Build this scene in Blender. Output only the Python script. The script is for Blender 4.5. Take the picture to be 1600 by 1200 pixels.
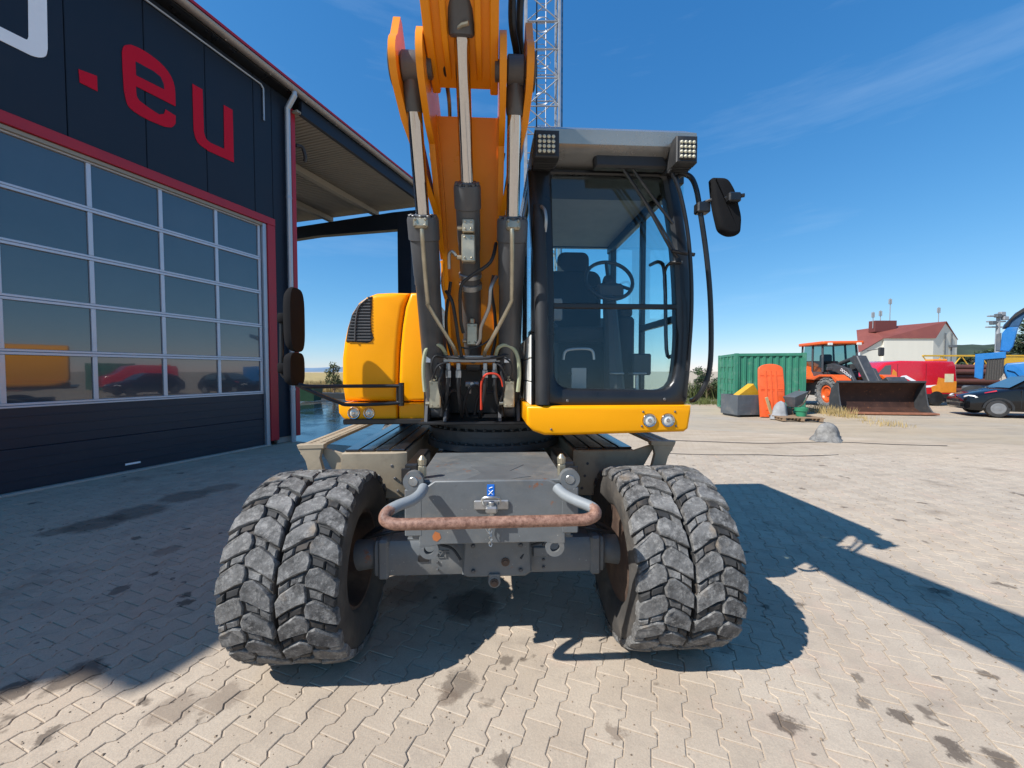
import bpy, bmesh, math, random
from mathutils import Vector, Matrix
import numpy as np
random.seed(7)
for o in list(bpy.data.objects): bpy.data.objects.remove(o)
sc = bpy.context.scene
COL = sc.collection
R = math.radians

# ------------------------------------------------------------------ camera, sky, sun, exposure
CAM_H, FPX, PITCH = 1.65, 605.0, R(1.9)
cam = bpy.data.cameras.new('camera'); cam_o = bpy.data.objects.new('camera', cam); COL.objects.link(cam_o)
cam.sensor_width = 36.0; cam.lens = FPX/1600*36.0; cam.clip_start = .02; cam.clip_end = 4000
cam_o.location = (0, 0, CAM_H); cam_o.rotation_euler = (R(90)-PITCH, 0, 0)
sc.camera = cam_o
SUN_AZ, SUN_EL = R(60.5), R(45.5)          # heading the light travels (clockwise from +Y) and elevation
world = bpy.data.worlds.new('World'); sc.world = world; world.use_nodes = True
nt = world.node_tree; nt.nodes.clear()
sky = nt.nodes.new('ShaderNodeTexSky'); sky.sky_type = 'NISHITA'; sky.sun_disc = False
sky.sun_elevation = SUN_EL; sky.sun_rotation = SUN_AZ+math.pi
sky.altitude = 300; sky.air_density = 1.0; sky.dust_density = .0; sky.ozone_density = 2.0
hsv = nt.nodes.new('ShaderNodeHueSaturation'); hsv.inputs['Saturation'].default_value = 1.0
# thin high cirrus, laid on the sky by direction
tc = nt.nodes.new('ShaderNodeTexCoord')
mp = nt.nodes.new('ShaderNodeMapping'); mp.inputs['Scale'].default_value = (1.2, 1.2, 9.0); mp.inputs['Rotation'].default_value = (0, R(9), R(20))
nz = nt.nodes.new('ShaderNodeTexNoise'); nz.inputs['Scale'].default_value = 1.6; nz.inputs['Detail'].default_value = 7; nz.inputs['Roughness'].default_value = .62
rp = nt.nodes.new('ShaderNodeValToRGB'); rp.color_ramp.elements[0].position = .54; rp.color_ramp.elements[1].position = .85
rp.color_ramp.elements[1].color = (.13, .13, .13, 1)
mx = nt.nodes.new('ShaderNodeMix'); mx.data_type = 'RGBA'; mx.inputs[7].default_value = (3.6, 4.4, 5.2, 1)
# the camera's rendering of a clear blue sky: one response curve for each channel, the same in every direction
sp_ = nt.nodes.new('ShaderNodeSeparateColor'); air = nt.nodes.new('ShaderNodeCombineColor')
for ch, (g_, a_) in enumerate(((1.22, .40), (.78, .50), (.56, .65))):
    m1 = nt.nodes.new('ShaderNodeMath'); m1.operation = 'MULTIPLY'; m1.inputs[1].default_value = .15
    m2 = nt.nodes.new('ShaderNodeMath'); m2.operation = 'POWER'; m2.inputs[1].default_value = g_
    m3 = nt.nodes.new('ShaderNodeMath'); m3.operation = 'MULTIPLY'; m3.inputs[1].default_value = a_/.15*.92
    for a, b in ((sp_.outputs[ch], m1.inputs[0]), (m1.outputs[0], m2.inputs[0]), (m2.outputs[0], m3.inputs[0]), (m3.outputs[0], air.inputs[ch])): nt.links.new(a, b)
bg = nt.nodes.new('ShaderNodeBackground'); bg.inputs['Strength'].default_value = .15
out = nt.nodes.new('ShaderNodeOutputWorld')
for a, b in ((sky.outputs[0], hsv.inputs['Color']), (tc.outputs['Generated'], mp.inputs[0]), (mp.outputs[0], nz.inputs['Vector']), (nz.outputs[0], rp.inputs[0]),
             (rp.outputs[0], mx.inputs[0]), (hsv.outputs[0], sp_.inputs[0]), (air.outputs[0], mx.inputs[6]), (mx.outputs[2], bg.inputs[0]), (bg.outputs[0], out.inputs[0])): nt.links.new(a, b)
sun = bpy.data.lights.new('sun', 'SUN'); sun.energy = 4.1; sun.angle = R(.53); sun.color = (1, .98, .945)
sun_o = bpy.data.objects.new('sun', sun); COL.objects.link(sun_o); sun_o.location = (-20, -12, 25)
sd = Vector((math.sin(SUN_AZ)*math.cos(SUN_EL), math.cos(SUN_AZ)*math.cos(SUN_EL), -math.sin(SUN_EL)))
sun_o.rotation_euler = sd.to_track_quat('-Z', 'Y').to_euler()
sc.view_settings.view_transform = 'Standard'; sc.view_settings.look = 'None'
sc.view_settings.exposure = .64; sc.view_settings.gamma = 1; sc.view_settings.use_curve_mapping = False
sc.render.engine = 'CYCLES'; sc.cycles.max_bounces = 8; sc.cycles.transparent_max_bounces = 12
sc.render.resolution_x = 1024; sc.render.resolution_y = 768

# ------------------------------------------------------------------ measuring: a direction of view to a point of the place
def ray(px, py):
    u = (px-800)/FPX; v = (py-600)/FPX
    return Vector((u, math.cos(PITCH)-v*math.sin(PITCH), -math.sin(PITCH)-v*math.cos(PITCH)))
def P(px, py, d):
    r = ray(px, py); return Vector((0, 0, CAM_H))+r*(d/r.y)
def G(px, py, z=0):
    r = ray(px, py); return Vector((0, 0, CAM_H))+r*((z-CAM_H)/r.z)

# ------------------------------------------------------------------ mesh helpers
def catmull(pts, n=6):
    pts = [Vector(p) for p in pts]; o = []
    for i in range(len(pts)-1):
        p0 = pts[max(i-1, 0)]; p1 = pts[i]; p2 = pts[i+1]; p3 = pts[min(i+2, len(pts)-1)]
        for k in range(n):
            t = k/n; t2 = t*t; t3 = t2*t
            o.append(.5*((2*p1)+(p2-p0)*t+(2*p0-5*p1+4*p2-p3)*t2+(3*p1-p0-3*p2+p3)*t3))
    o.append(pts[-1]); return o
def inset(poly, b):
    n = len(poly); area = sum(poly[i][0]*poly[(i+1) % n][1]-poly[(i+1) % n][0]*poly[i][1] for i in range(n))
    s = 1 if area > 0 else -1; res = []
    for i in range(n):
        p = Vector(poly[i]).to_2d(); a = (p-Vector(poly[i-1]).to_2d()); c = (Vector(poly[(i+1) % n]).to_2d()-p)
        a = a.normalized() if a.length > 1e-9 else Vector((1, 0)); c = c.normalized() if c.length > 1e-9 else a
        n1 = Vector((-a.y, a.x))*s; n2 = Vector((-c.y, c.x))*s; m = n1+n2
        k = m.length_squared
        m = m*(2/k) if k > .3 else n1
        res.append(p+m*b)
    return res
class MB:
    def __init__(s): s.v = []; s.f = []; s.m = []; s.mi = 0
    def add(s, vs, fs, X=None):
        o = len(s.v)
        s.v += [tuple(X @ Vector(v)) if X else tuple(v) for v in vs]
        s.f += [tuple(i+o for i in f) for f in fs]; s.m += [s.mi]*len(fs); return s
    def box(s, x0, x1, y0, y1, z0, z1, b=.004, X=None):
        x0, x1 = min(x0, x1), max(x0, x1); y0, y1 = min(y0, y1), max(y0, y1); z0, z1 = min(z0, z1), max(z0, z1)
        b = min(b, (x1-x0)*.45, (y1-y0)*.45, (z1-z0)*.45)
        xs, ys, zs = (x0, x1), (y0, y1), (z0, z1); v = []; ix = {}
        for i in (0, 1):
            for j in (0, 1):
                for k in (0, 1):
                    sx, sy, sz = 1-2*i, 1-2*j, 1-2*k
                    c = (xs[i], ys[j], zs[k])
                    for ax in range(3):
                        q = [c[0]+sx*b, c[1]+sy*b, c[2]+sz*b]; q[ax] = c[ax]
                        ix[i, j, k, ax] = len(v); v.append(q)
        f = []
        for ax in range(3):
            o1, o2 = [a for a in range(3) if a != ax]
            for sd_ in (0, 1):
                ring = []
                for (p, q) in ((0, 0), (1, 0), (1, 1), (0, 1)):
                    c = [0, 0, 0]; c[ax] = sd_; c[o1] = p; c[o2] = q; ring.append(ix[c[0], c[1], c[2], ax])
                f.append(ring)
        for ax in range(3):
            o1, o2 = [a for a in range(3) if a != ax]
            for p in (0, 1):
                for q in (0, 1):
                    a = [0, 0, 0]; a[o1] = p; a[o2] = q; c = list(a); c[ax] = 1
                    f.append([ix[(*a, o1)], ix[(*c, o1)], ix[(*c, o2)], ix[(*a, o2)]])
        for i in (0, 1):
            for j in (0, 1):
                for k in (0, 1): f.append([ix[i, j, k, 0], ix[i, j, k, 1], ix[i, j, k, 2]])
        return s.add(v, f, X)
    def prism(s, poly, ax, a0, a1, b=.004, steps=1, X=None):
        # polygon in the plane normal to axis ax ('x': (y,z), 'y': (x,z), 'z': (x,y)), extruded a0..a1, rim rounded by b
        a0, a1 = min(a0, a1), max(a0, a1)
        b = min(b, (a1-a0)*.45)
        def put(p, a): return {'x': (a, p[0], p[1]), 'y': (p[0], a, p[1]), 'z': (p[0], p[1], a)}[ax]
        rings = []
        if b > 0:
            for k in range(steps+1):
                t = k/steps*math.pi/2; rings.append((inset(poly, b*(1-math.sin(t))), a0+b*(1-math.cos(t))))
            for k in range(steps+1):
                t = (1-k/steps)*math.pi/2; rings.append((inset(poly, b*(1-math.sin(t))), a1-b*(1-math.cos(t))))
        else: rings = [(poly, a0), (poly, a1)]
        return s.loft([[put(p, a) for p in r] for r, a in rings], X=X)
    def loft(s, rings, caps=True, closed=False, X=None):
        n = len(rings[0]); v = [p for r in rings for p in r]; f = []
        m = len(rings)
        for i in range(m if closed else m-1):
            for j in range(n):
                a = i*n+j; c = i*n+(j+1) % n; i2 = (i+1) % m
                f.append((a, c, i2*n+(j+1) % n, i2*n+j))
        if caps and not closed: f.append(tuple(range(n-1, -1, -1))); f.append(tuple((m-1)*n+k for k in range(n)))
        return s.add(v, f, X)
    def strip(s, A, B, X=None):
        n = len(A); return s.add(list(A)+list(B), [(i, i+1, n+i+1, n+i) for i in range(n-1)], X)
    def tube(s, path, r, n=8, smooth=0, caps=True, X=None):
        pts = catmull(path, smooth) if smooth else [Vector(p) for p in path]
        rs = r if isinstance(r, (list, tuple)) else [r]*len(pts)
        rings = []; t0 = (pts[1]-pts[0]).normalized()
        up = Vector((0, 0, 1)) if abs(t0.z) < .9 else Vector((1, 0, 0))
        nrm = t0.cross(up).normalized()
        for i, p in enumerate(pts):
            a = (p-pts[i-1]).normalized() if i else t0
            c = (pts[i+1]-p).normalized() if i < len(pts)-1 else a
            t = (a+c).normalized() if (a+c).length > 1e-6 else a
            nrm = (nrm-t*nrm.dot(t)).normalized(); bi = t.cross(nrm)
            k = 1/max(.5, t.dot(c))
            rings.append([p+(nrm*math.cos(2*math.pi*j/n)+bi*math.sin(2*math.pi*j/n))*rs[i]*(k if len(pts) < 40 and not smooth else 1) for j in range(n)])
        return s.loft(rings, caps, X=X)
    def rev(s, p0, p1, prof, n=20, X=None):
        # prof: (distance along p0->p1, radius)
        p0 = Vector(p0); p1 = Vector(p1); t = (p1-p0).normalized()
        up = Vector((0, 0, 1)) if abs(t.z) < .9 else Vector((1, 0, 0))
        a = t.cross(up).normalized(); b = t.cross(a)
        return s.loft([[p0+t*d+(a*math.cos(2*math.pi*j/n)+b*math.sin(2*math.pi*j/n))*max(r, 1e-4) for j in range(n)] for d, r in prof], X=X)
    def cyl(s, p0, p1, r, n=16, b=.003, X=None):
        L_ = (Vector(p1)-Vector(p0)).length; b = min(b, r*.5, L_*.4)
        return s.rev(p0, p1, [(0, r-b), (b, r), (L_-b, r), (L_, r-b)], n, X)
    def build(s, name, mats, parent=None, smooth=35, recalc=True):
        me = bpy.data.meshes.new(name); me.from_pydata(s.v, [], s.f)
        if recalc:
            bm = bmesh.new(); bm.from_mesh(me); bmesh.ops.recalc_face_normals(bm, faces=bm.faces); bm.to_mesh(me); bm.free()
        for m in (mats if isinstance(mats, (list, tuple)) else [mats]): me.materials.append(m)
        if any(s.m) and len(s.m) == len(me.polygons): me.polygons.foreach_set('material_index', s.m)
        if smooth:
            me.shade_smooth(); me.set_sharp_from_angle(angle=R(smooth))
        o = bpy.data.objects.new(name, me); COL.objects.link(o)
        if parent: o.parent = parent
        return o
def tag(o, label=None, cat=None, group=None, kind=None):
    for k, v in (('label', label), ('category', cat), ('group', group), ('kind', kind)):
        if v: o[k] = v
    return o
def thing(name, label, cat, loc=(0, 0, 0), rz=0, group=None):
    o = bpy.data.objects.new(name, None); COL.objects.link(o); o.location = loc; o.rotation_euler = (0, 0, rz)
    o.empty_display_size = .2
    return tag(o, label, cat, group)
def copy_part(o, parent, loc=None, name=None):
    c = o.copy(); COL.objects.link(c); c.parent = parent
    if loc is not None: c.location = loc
    if name: c.name = name
    return c
def circ(cx, cy, r, n=16, a0=0, a1=360):
    full = abs(a1-a0) >= 360
    return [(cx+r*math.cos(R(a0+(a1-a0)*i/(n if full else n-1))), cy+r*math.sin(R(a0+(a1-a0)*i/(n if full else n-1)))) for i in range(n)]
def rrect(x0, x1, y0, y1, r, n=4):
    o = []
    for cx, cy, a in ((x1-r, y1-r, 0), (x0+r, y1-r, 90), (x0+r, y0+r, 180), (x1-r, y0+r, 270)): o += circ(cx, cy, r, n+1, a, a+90)
    return o

# ------------------------------------------------------------------ materials
def nodes_of(name):
    m = bpy.data.materials.new(name); m.use_nodes = True; t = m.node_tree; b = t.nodes['Principled BSDF']; return m, t, b
def N(t, kind, **kw):
    n = t.nodes.new(kind)
    for k, v in kw.items():
        if k in n.inputs: n.inputs[k].default_value = v
        else: setattr(n, k, v)
    return n
def mixc(t, fac, a, b, mode='MIX'):
    n = t.nodes.new('ShaderNodeMix'); n.data_type = 'RGBA'; n.blend_type = mode
    for i, v in ((0, fac), (6, a), (7, b)):
        if hasattr(v, 'links'): t.links.new(v, n.inputs[i])
        else: n.inputs[i].default_value = v if i == 0 else (*v, 1) if len(v) == 3 else v
    return n.outputs[2]
def ramp(t, src, p0, p1, c0=0, c1=1):
    n = t.nodes.new('ShaderNodeMapRange'); t.links.new(src, n.inputs[0])
    n.inputs[1].default_value = p0; n.inputs[2].default_value = p1; n.inputs[3].default_value = c0; n.inputs[4].default_value = c1
    return n.outputs[0]
def noise(t, vec, scale, detail=5, rough=.6):
    n = N(t, 'ShaderNodeTexNoise', Scale=scale, Detail=detail, Roughness=rough); t.links.new(vec, n.inputs['Vector']); return n.outputs[0]
def mat(name, col, rough=.5, metal=0, var=.12, vs=5, dirt=0, dcol=(.33, .27, .2), ds=4, bump=0, bs=60, coat=0, spec=.5, rust=0, streak=None, world=False, speck=0, rvar=.07):
    m, t, b = nodes_of(name)
    if world: vec = N(t, 'ShaderNodeNewGeometry').outputs['Position']
    else: vec = N(t, 'ShaderNodeTexCoord').outputs['Object']
    if streak:
        mp_ = N(t, 'ShaderNodeMapping'); mp_.inputs['Scale'].default_value = streak; t.links.new(vec, mp_.inputs[0]); svec = mp_.outputs[0]
    else: svec = vec
    n1 = noise(t, svec, vs)
    c = mixc(t, ramp(t, n1, .3, .7), tuple(x*(1-var) for x in col), tuple(min(1, x*(1+var)) for x in col))
    rg = ramp(t, n1, .3, .7, max(.01, rough-rvar), min(1, rough+rvar))
    if dirt:
        n2 = noise(t, vec, ds, 8, .68); f = ramp(t, n2, .62-.3*dirt, .80-.2*dirt, 0, min(1, dirt*1.1))
        c = mixc(t, f, c, dcol)
        a = t.nodes.new('ShaderNodeMath'); a.operation = 'MULTIPLY_ADD'; t.links.new(f, a.inputs[0]); a.inputs[1].default_value = .35; t.links.new(rg, a.inputs[2]); rg = a.outputs[0]
    if rust:
        n3 = noise(t, vec, 9, 9, .72); f = ramp(t, n3, .66-.26*rust, .72-.22*rust)
        c = mixc(t, f, c, mixc(t, n1, (.16, .05, .018), (.30, .12, .05)))
    if speck:
        c = mixc(t, ramp(t, noise(t, vec, 70, 3, .5), .70, .73, 0, speck), c, (.5, .48, .45)); c = mixc(t, ramp(t, noise(t, vec, 26, 6, .7), .66, .72, 0, speck), c, (.05, .045, .04))
    t.links.new(c, b.inputs['Base Color']); t.links.new(rg, b.inputs['Roughness'])
    b.inputs['Metallic'].default_value = metal; b.inputs['Specular IOR Level'].default_value = spec
    b.inputs['Coat Weight'].default_value = coat; b.inputs['Coat Roughness'].default_value = .08
    if bump:
        bp = N(t, 'ShaderNodeBump', Strength=1.0, Distance=bump); t.links.new(noise(t, vec, bs, 4), bp.inputs['Height']); t.links.new(bp.outputs[0], b.inputs['Normal'])
    return m
def glass(name, tint, refl=1.45, rough=0.0, gl=(1, 1, 1)):
    m = bpy.data.materials.new(name); m.use_nodes = True; t = m.node_tree; t.nodes.clear()
    o = t.nodes.new('ShaderNodeOutputMaterial'); tr = N(t, 'ShaderNodeBsdfTransparent'); tr.inputs[0].default_value = (*tint, 1)
    g = N(t, 'ShaderNodeBsdfGlossy', Roughness=rough); g.inputs[0].default_value = (*gl, 1)
    lw = N(t, 'ShaderNodeLayerWeight', Blend=.5); pw = N(t, 'ShaderNodeMath', operation='POWER'); t.links.new(lw.outputs['Facing'], pw.inputs[0]); pw.inputs[1].default_value = 4.5
    f0 = ((refl-1)/(refl+1))**2; x = t.nodes.new('ShaderNodeMixShader')
    t.links.new(ramp(t, pw.outputs[0], 0, 1, f0, .9), x.inputs[0]); t.links.new(tr.outputs[0], x.inputs[1]); t.links.new(g.outputs[0], x.inputs[2]); t.links.new(x.outputs[0], o.inputs[0])
    return m
M = {}
M['yellow'] = mat('machine yellow paint', (.93, .372, .002), .30, var=.03, vs=2, dirt=.10, dcol=(.7, .32, .03), ds=3, coat=.05, spec=.18, bump=.0008, bs=7)
M['orange'] = mat('shade toned boom paint', (.80, .27, .003), .34, var=.06, vs=3, dirt=.2, dcol=(.5, .22, .05), ds=4, coat=.1, spec=.35, bump=.0006, bs=12)  # machine yellow again, its colour darkened for the shade on the boom
M['grey'] = mat('chassis grey paint', (.125, .133, .136), .48, var=.14, vs=7, dirt=.36, dcol=(.26, .225, .18), ds=6, rust=.13, speck=.5, bump=.0008, bs=40)
M['dgrey'] = mat('cylinder dark grey paint', (.078, .079, .082), .42, var=.15, vs=5, dirt=.30, dcol=(.16, .14, .12), ds=7, bump=.0005, bs=50)
M['black'] = mat('black satin paint', (.014, .0145, .016), .32, var=.2, vs=5, dirt=.12, dcol=(.10, .09, .08), ds=5, bump=.0006, bs=60)
M['plastic'] = mat('black textured plastic', (.022, .022, .023), .55, var=.2, dirt=.2, dcol=(.12, .11, .1), bump=.0012, bs=260)
M['rubber'] = mat('hose rubber', (.016, .016, .017), .5, var=.25, dirt=.2, dcol=(.13, .11, .09))
M['chrome'] = mat('chromed rod', (.56, .55, .54), .05, 1, var=.05, streak=(30, 30, 1), rvar=.02)
M['zinc'] = mat('yellow zinc plated steel', (.46, .41, .30), .38, .75, var=.15, vs=14, dirt=.25, dcol=(.25, .2, .14))
M['steel'] = mat('bare dull steel', (.40, .40, .39), .40, .8, var=.18, vs=12, dirt=.3, dcol=(.2, .16, .12))
M['tan'] = mat('dusty beige box paint', (.37, .30, .205), .62, var=.1, vs=5, dirt=.4, dcol=(.22, .17, .12), ds=11, rust=.06, bump=.001, bs=30)
def bar_mat():
    # grey paint left on the bends, rubbed through to rust along the straight front
    m, t, b = nodes_of('worn rusty bar'); tcn = N(t, 'ShaderNodeTexCoord').outputs['Object']; sp = N(t, 'ShaderNodeSeparateXYZ'); t.links.new(tcn, sp.inputs[0])
    f = ramp(t, sp.outputs[1], -.555, -.615); n = noise(t, tcn, 14, 8, .7); n2 = noise(t, tcn, 60, 5, .7)
    a = N(t, 'ShaderNodeMath', operation='ADD'); t.links.new(f, a.inputs[0]); t.links.new(ramp(t, n, .3, .7, -.55, .45), a.inputs[1])
    rustc = mixc(t, ramp(t, noise(t, tcn, 34, 8, .8), .36, .64), (.10, .038, .022), (.36, .20, .14)); c = mixc(t, ramp(t, a.outputs[0], .42, .55), mixc(t, n, (.20, .22, .23), (.27, .285, .29)), rustc)
    t.links.new(c, b.inputs['Base Color']); b.inputs['Roughness'].default_value = .55
    bp = N(t, 'ShaderNodeBump', Strength=1.0, Distance=.001); t.links.new(n2, bp.inputs['Height']); t.links.new(bp.outputs[0], b.inputs['Normal']); return m
M['rustbar'] = bar_mat()
M['rim'] = mat('rusty brown rim', (.075, .045, .032), .7, var=.3, vs=7, dirt=.55, dcol=(.22, .15, .10), ds=5, bump=.002, bs=25)
M['white'] = mat('cream white plastic', (.74, .72, .66), .42, var=.05, dirt=.2, dcol=(.45, .4, .33))
M['visor'] = mat('silver grey roof paint', (.33, .33, .32), .24, .5, var=.1, vs=3, dirt=.35, dcol=(.30, .27, .23), ds=5)
M['mirror_black'] = mat('black mirror shell', (.014, .014, .015), .85, var=.2, spec=.06, bump=.0008, bs=220)
M['seat'] = mat('black seat cloth', (.012, .013, .015), .85, bump=.001, bs=200)
M['interior'] = mat('dark interior plastic', (.035, .036, .038), .6)
M['ceiling'] = mat('grey cab lining', (.26, .26, .25), .8)
M['lens'] = mat('lamp glass', (.75, .73, .66), .08, .2, var=.25, vs=60, coat=.8)
M['led'] = mat('lamp chip', (.55, .52, .38), .2, var=.2, vs=90, coat=.6)
M['red'] = mat('red flashing paint', (.40, .012, .022), .38, var=.07, vs=3, dirt=.15, dcol=(.25, .05, .04))
M['blue_sticker'] = mat('blue sticker', (.01, .16, .62), .35, var=.05)
M['redhose'] = mat('red hose', (.65, .05, .02), .45)
M['greenhose'] = mat('pale green sleeve', (.38, .40, .26), .5, var=.12, vs=9, dirt=.3)
M['cab_glass'] = glass('tinted cab glass', (.84, .975, .97), 1.36)
M['windscreen'] = glass('windscreen glass', (.96, .985, .985), 1.42)
def tyre_mat():
    m, t, b = nodes_of('worn tyre rubber')
    vec = N(t, 'ShaderNodeTexCoord').outputs['Object']
    a = noise(t, vec, 9, 8, .7); d = noise(t, vec, 55, 6, .75); g = noise(t, vec, 3.2, 4, .6)
    c = mixc(t, ramp(t, a, .32, .68), (.030, .029, .028), (.21, .203, .193))
    c = mixc(t, ramp(t, noise(t, vec, 22, 9, .8), .50, .64, 0, .6), c, (.38, .365, .34))
    c = mixc(t, ramp(t, d, .54, .70, 0, .55), c, (.38, .365, .34))
    c = mixc(t, ramp(t, g, .60, .74, 0, .8), c, (.30, .225, .15))
    t.links.new(c, b.inputs['Base Color']); b.inputs['Roughness'].default_value = .78; b.inputs['Specular IOR Level'].default_value = .3
    bp = N(t, 'ShaderNodeBump', Strength=1.0, Distance=.007); t.links.new(noise(t, vec, 38, 9, .75), bp.inputs['Height']); t.links.new(bp.outputs[0], b.inputs['Normal'])
    return m
M['tyre'] = tyre_mat()
M['tyre_wall'] = mat('dusty tyre sidewall', (.060, .054, .048), .8, var=.3, vs=8, dirt=.42, dcol=(.17, .14, .105), ds=6, bump=.003, bs=30)
M['tyre_dark'] = mat('tyre groove rubber', (.030, .029, .028), .75, var=.35, vs=14, dirt=.45, dcol=(.16, .12, .085), ds=7, bump=.003, bs=40)

# ================================================================== ground, paving
WA = R(20.0); WDIR = Vector((math.sin(WA), math.cos(WA), 0)); WN = Vector((math.cos(WA), -math.sin(WA), 0))   # along the hall wall / out of it
C0 = G(0, 778)                                                                                               # a point at the foot of the hall wall
def W(px, py, off=0):
    r = ray(px, py); c = C0+WN*off; t = (c.dot(WN)-Vector((0, 0, CAM_H)).dot(WN))/r.dot(WN)
    p = Vector((0, 0, CAM_H))+r*t; return (p-C0).dot(WDIR), p.z

STAINS = []
for px_, py_, r_, st_ in ((715, 1068, .11, .7), (700, 1085, .07, .6), (270, 1108, .13, .5), (350, 1090, .11, .5), (735, 945, .22, .75), (640, 925, .2, .5), (1225, 1128, .065, .85), (1408, 1118, .05, .85), (1480, 1160, .04, .85), (1495, 1180, .045, .85),
        (1570, 1192, .06, .85), (1335, 1055, .045, .7), (1352, 1098, .05, .7), (25, 1078, .10, .85), (120, 1056, .13, .8), (290, 930, .06, .85), (288, 942, .05, .85), (787, 1030, .06, .7), (150, 818, .30, .7), (215, 800, .32, .65), (290, 775, .32, .65), (345, 762, .25, .6), (90, 830, .16, .6), (260, 860, .12, .5), (185, 922, .07, .7), (1130, 1010, .06, .6), (960, 1140, .05, .6), (75, 1148, .06, .8), (780, 1190, .05, .7)):
    g_ = G(px_, py_); STAINS.append((g_.x, g_.y, r_, st_))
def ground_mat(kind):
    m, t, b = nodes_of(kind)
    pos = N(t, 'ShaderNodeNewGeometry').outputs['Position']
    big = noise(t, pos, .22, 6, .6); mid = noise(t, pos, 1.7, 7, .65); fine = noise(t, pos, 45, 5, .7)
    bp = N(t, 'ShaderNodeBump', Strength=1.0)
    if kind == 'dusty gravel':
        c = mixc(t, ramp(t, big, .4, .62), (.44, .33, .21), (.40, .345, .275))
        c = mixc(t, ramp(t, mid, .45, .75, 0, .6), c, (.30, .24, .17))
        mpg = N(t, 'ShaderNodeMapping'); mpg.inputs['Scale'].default_value = (.15, .8, 1); mpg.inputs['Rotation'].default_value = (0, 0, R(-6)); t.links.new(pos, mpg.inputs[0])
        c = mixc(t, ramp(t, noise(t, mpg.outputs[0], 1.4, 8, .7), .42, .66, 0, .8), c, (.52, .41, .28)); c = mixc(t, ramp(t, noise(t, mpg.outputs[0], 4.0, 8, .75), .52, .70, 0, .7), c, (.24, .19, .14))
        c = mixc(t, ramp(t, fine, .35, .7, 0, .4), c, (.47, .39, .30))
        bp.inputs['Distance'].default_value = .02; t.links.new(fine, bp.inputs['Height'])
    else:
        # stone colour: warm grey concrete under dust, tyre marks, oil drips
        if kind == 'paver single': rnd = N(t, 'ShaderNodeObjectInfo').outputs['Random']
        elif kind == 'paver many': rnd = N(t, 'ShaderNodeNewGeometry').outputs['Random Per Island']
        if kind == 'paving far':
            mp_ = N(t, 'ShaderNodeMapping'); mp_.inputs['Rotation'].default_value = (0, 0, WA-math.pi/2); t.links.new(pos, mp_.inputs[0])
            br = N(t, 'ShaderNodeTexBrick', Scale=1.0); br.inputs['Brick Width'].default_value = .2; br.inputs['Row Height'].default_value = .1425; br.inputs['Mortar Size'].default_value = .006
            br.inputs['Color1'].default_value = (0, 0, 0, 1); br.inputs['Color2'].default_value = (1, 1, 1, 1); br.inputs['Mortar'].default_value = (.5, .5, .5, 1)
            t.links.new(mp_.outputs[0], br.inputs['Vector'])
            sep = N(t, 'ShaderNodeSeparateColor'); t.links.new(br.outputs['Color'], sep.inputs[0]); rnd = sep.outputs[0]; joint = br.outputs['Fac']
        c = mixc(t, rnd, (.45, .365, .275), (.515, .425, .325))
        c = mixc(t, ramp(t, mid, .40, .72, 0, .6), c, (.36, .285, .215))
        c = mixc(t, ramp(t, big, .46, .66, 0, .45), c, (.57, .44, .31))
        mp2 = N(t, 'ShaderNodeMapping'); mp2.inputs['Rotation'].default_value = (0, 0, R(64)); mp2.inputs['Scale'].default_value = (.35, 3.2, 1); t.links.new(pos, mp2.inputs[0])
        smear = noise(t, mp2.outputs[0], 1.3, 7, .65); c = mixc(t, ramp(t, smear, .58, .74, 0, .42), c, (.20, .165, .135))
        c = mixc(t, ramp(t, noise(t, pos, 5.5, 6, .7), .50, .72, 0, .42), c, (.25, .205, .165)); c = mixc(t, ramp(t, noise(t, pos, 120, 4, .7), .42, .72, 0, .5), c, (.27, .225, .18))
        c = mixc(t, ramp(t, noise(t, pos, 2.6, 5, .6), .56, .70, 0, .4), c, (.50, .36, .27))
        spots = noise(t, pos, 3.6, 4, .5); c = mixc(t, ramp(t, spots, .665, .70, 0, .72), c, (.095, .07, .052))
        oil = noise(t, pos, 1.15, 6, .62); c = mixc(t, ramp(t, oil, .60, .70, 0, .5), c, (.17, .125, .09))
        drops = noise(t, pos, 15, 2, .4); c = mixc(t, ramp(t, drops, .715, .74, 0, .7), c, (.10, .08, .065))
        # oil and mud stains where they lie on the yard
        wob = N(t, 'ShaderNodeTexNoise', Scale=9.0, Detail=8.0, Roughness=.7); t.links.new(pos, wob.inputs['Vector'])
        off = N(t, 'ShaderNodeVectorMath', operation='MULTIPLY_ADD'); t.links.new(wob.outputs['Color'], off.inputs[0]); off.inputs[1].default_value = (.21, .21, 0); t.links.new(pos, off.inputs[2])
        for (sx_, sy_, r_, st_) in STAINS:
            dn = N(t, 'ShaderNodeVectorMath', operation='DISTANCE'); t.links.new(off.outputs[0], dn.inputs[0]); dn.inputs[1].default_value = (sx_+.105, sy_+.105, 0)
            c = mixc(t, ramp(t, dn.outputs['Value'], r_*.98, r_*.66, 0, st_*.9), c, (.075, .055, .042) if st_ > .6 else (.15, .105, .075))
        if kind == 'paving far':
            c = mixc(t, joint, c, (.46, .37, .27))
            sy = N(t, 'ShaderNodeSeparateXYZ'); t.links.new(pos, sy.inputs[0]); drift = N(t, 'ShaderNodeMath', operation='MULTIPLY'); t.links.new(ramp(t, sy.outputs[1], 5.5, 10), drift.inputs[0])
            mp3 = N(t, 'ShaderNodeMapping'); mp3.inputs['Scale'].default_value = (.25, 1.1, 1); mp3.inputs['Rotation'].default_value = (0, 0, R(-8)); t.links.new(pos, mp3.inputs[0])
            dn_ = noise(t, mp3.outputs[0], 1.1, 8, .68); t.links.new(ramp(t, dn_, .34, .60, .25, 1), drift.inputs[1])
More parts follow.
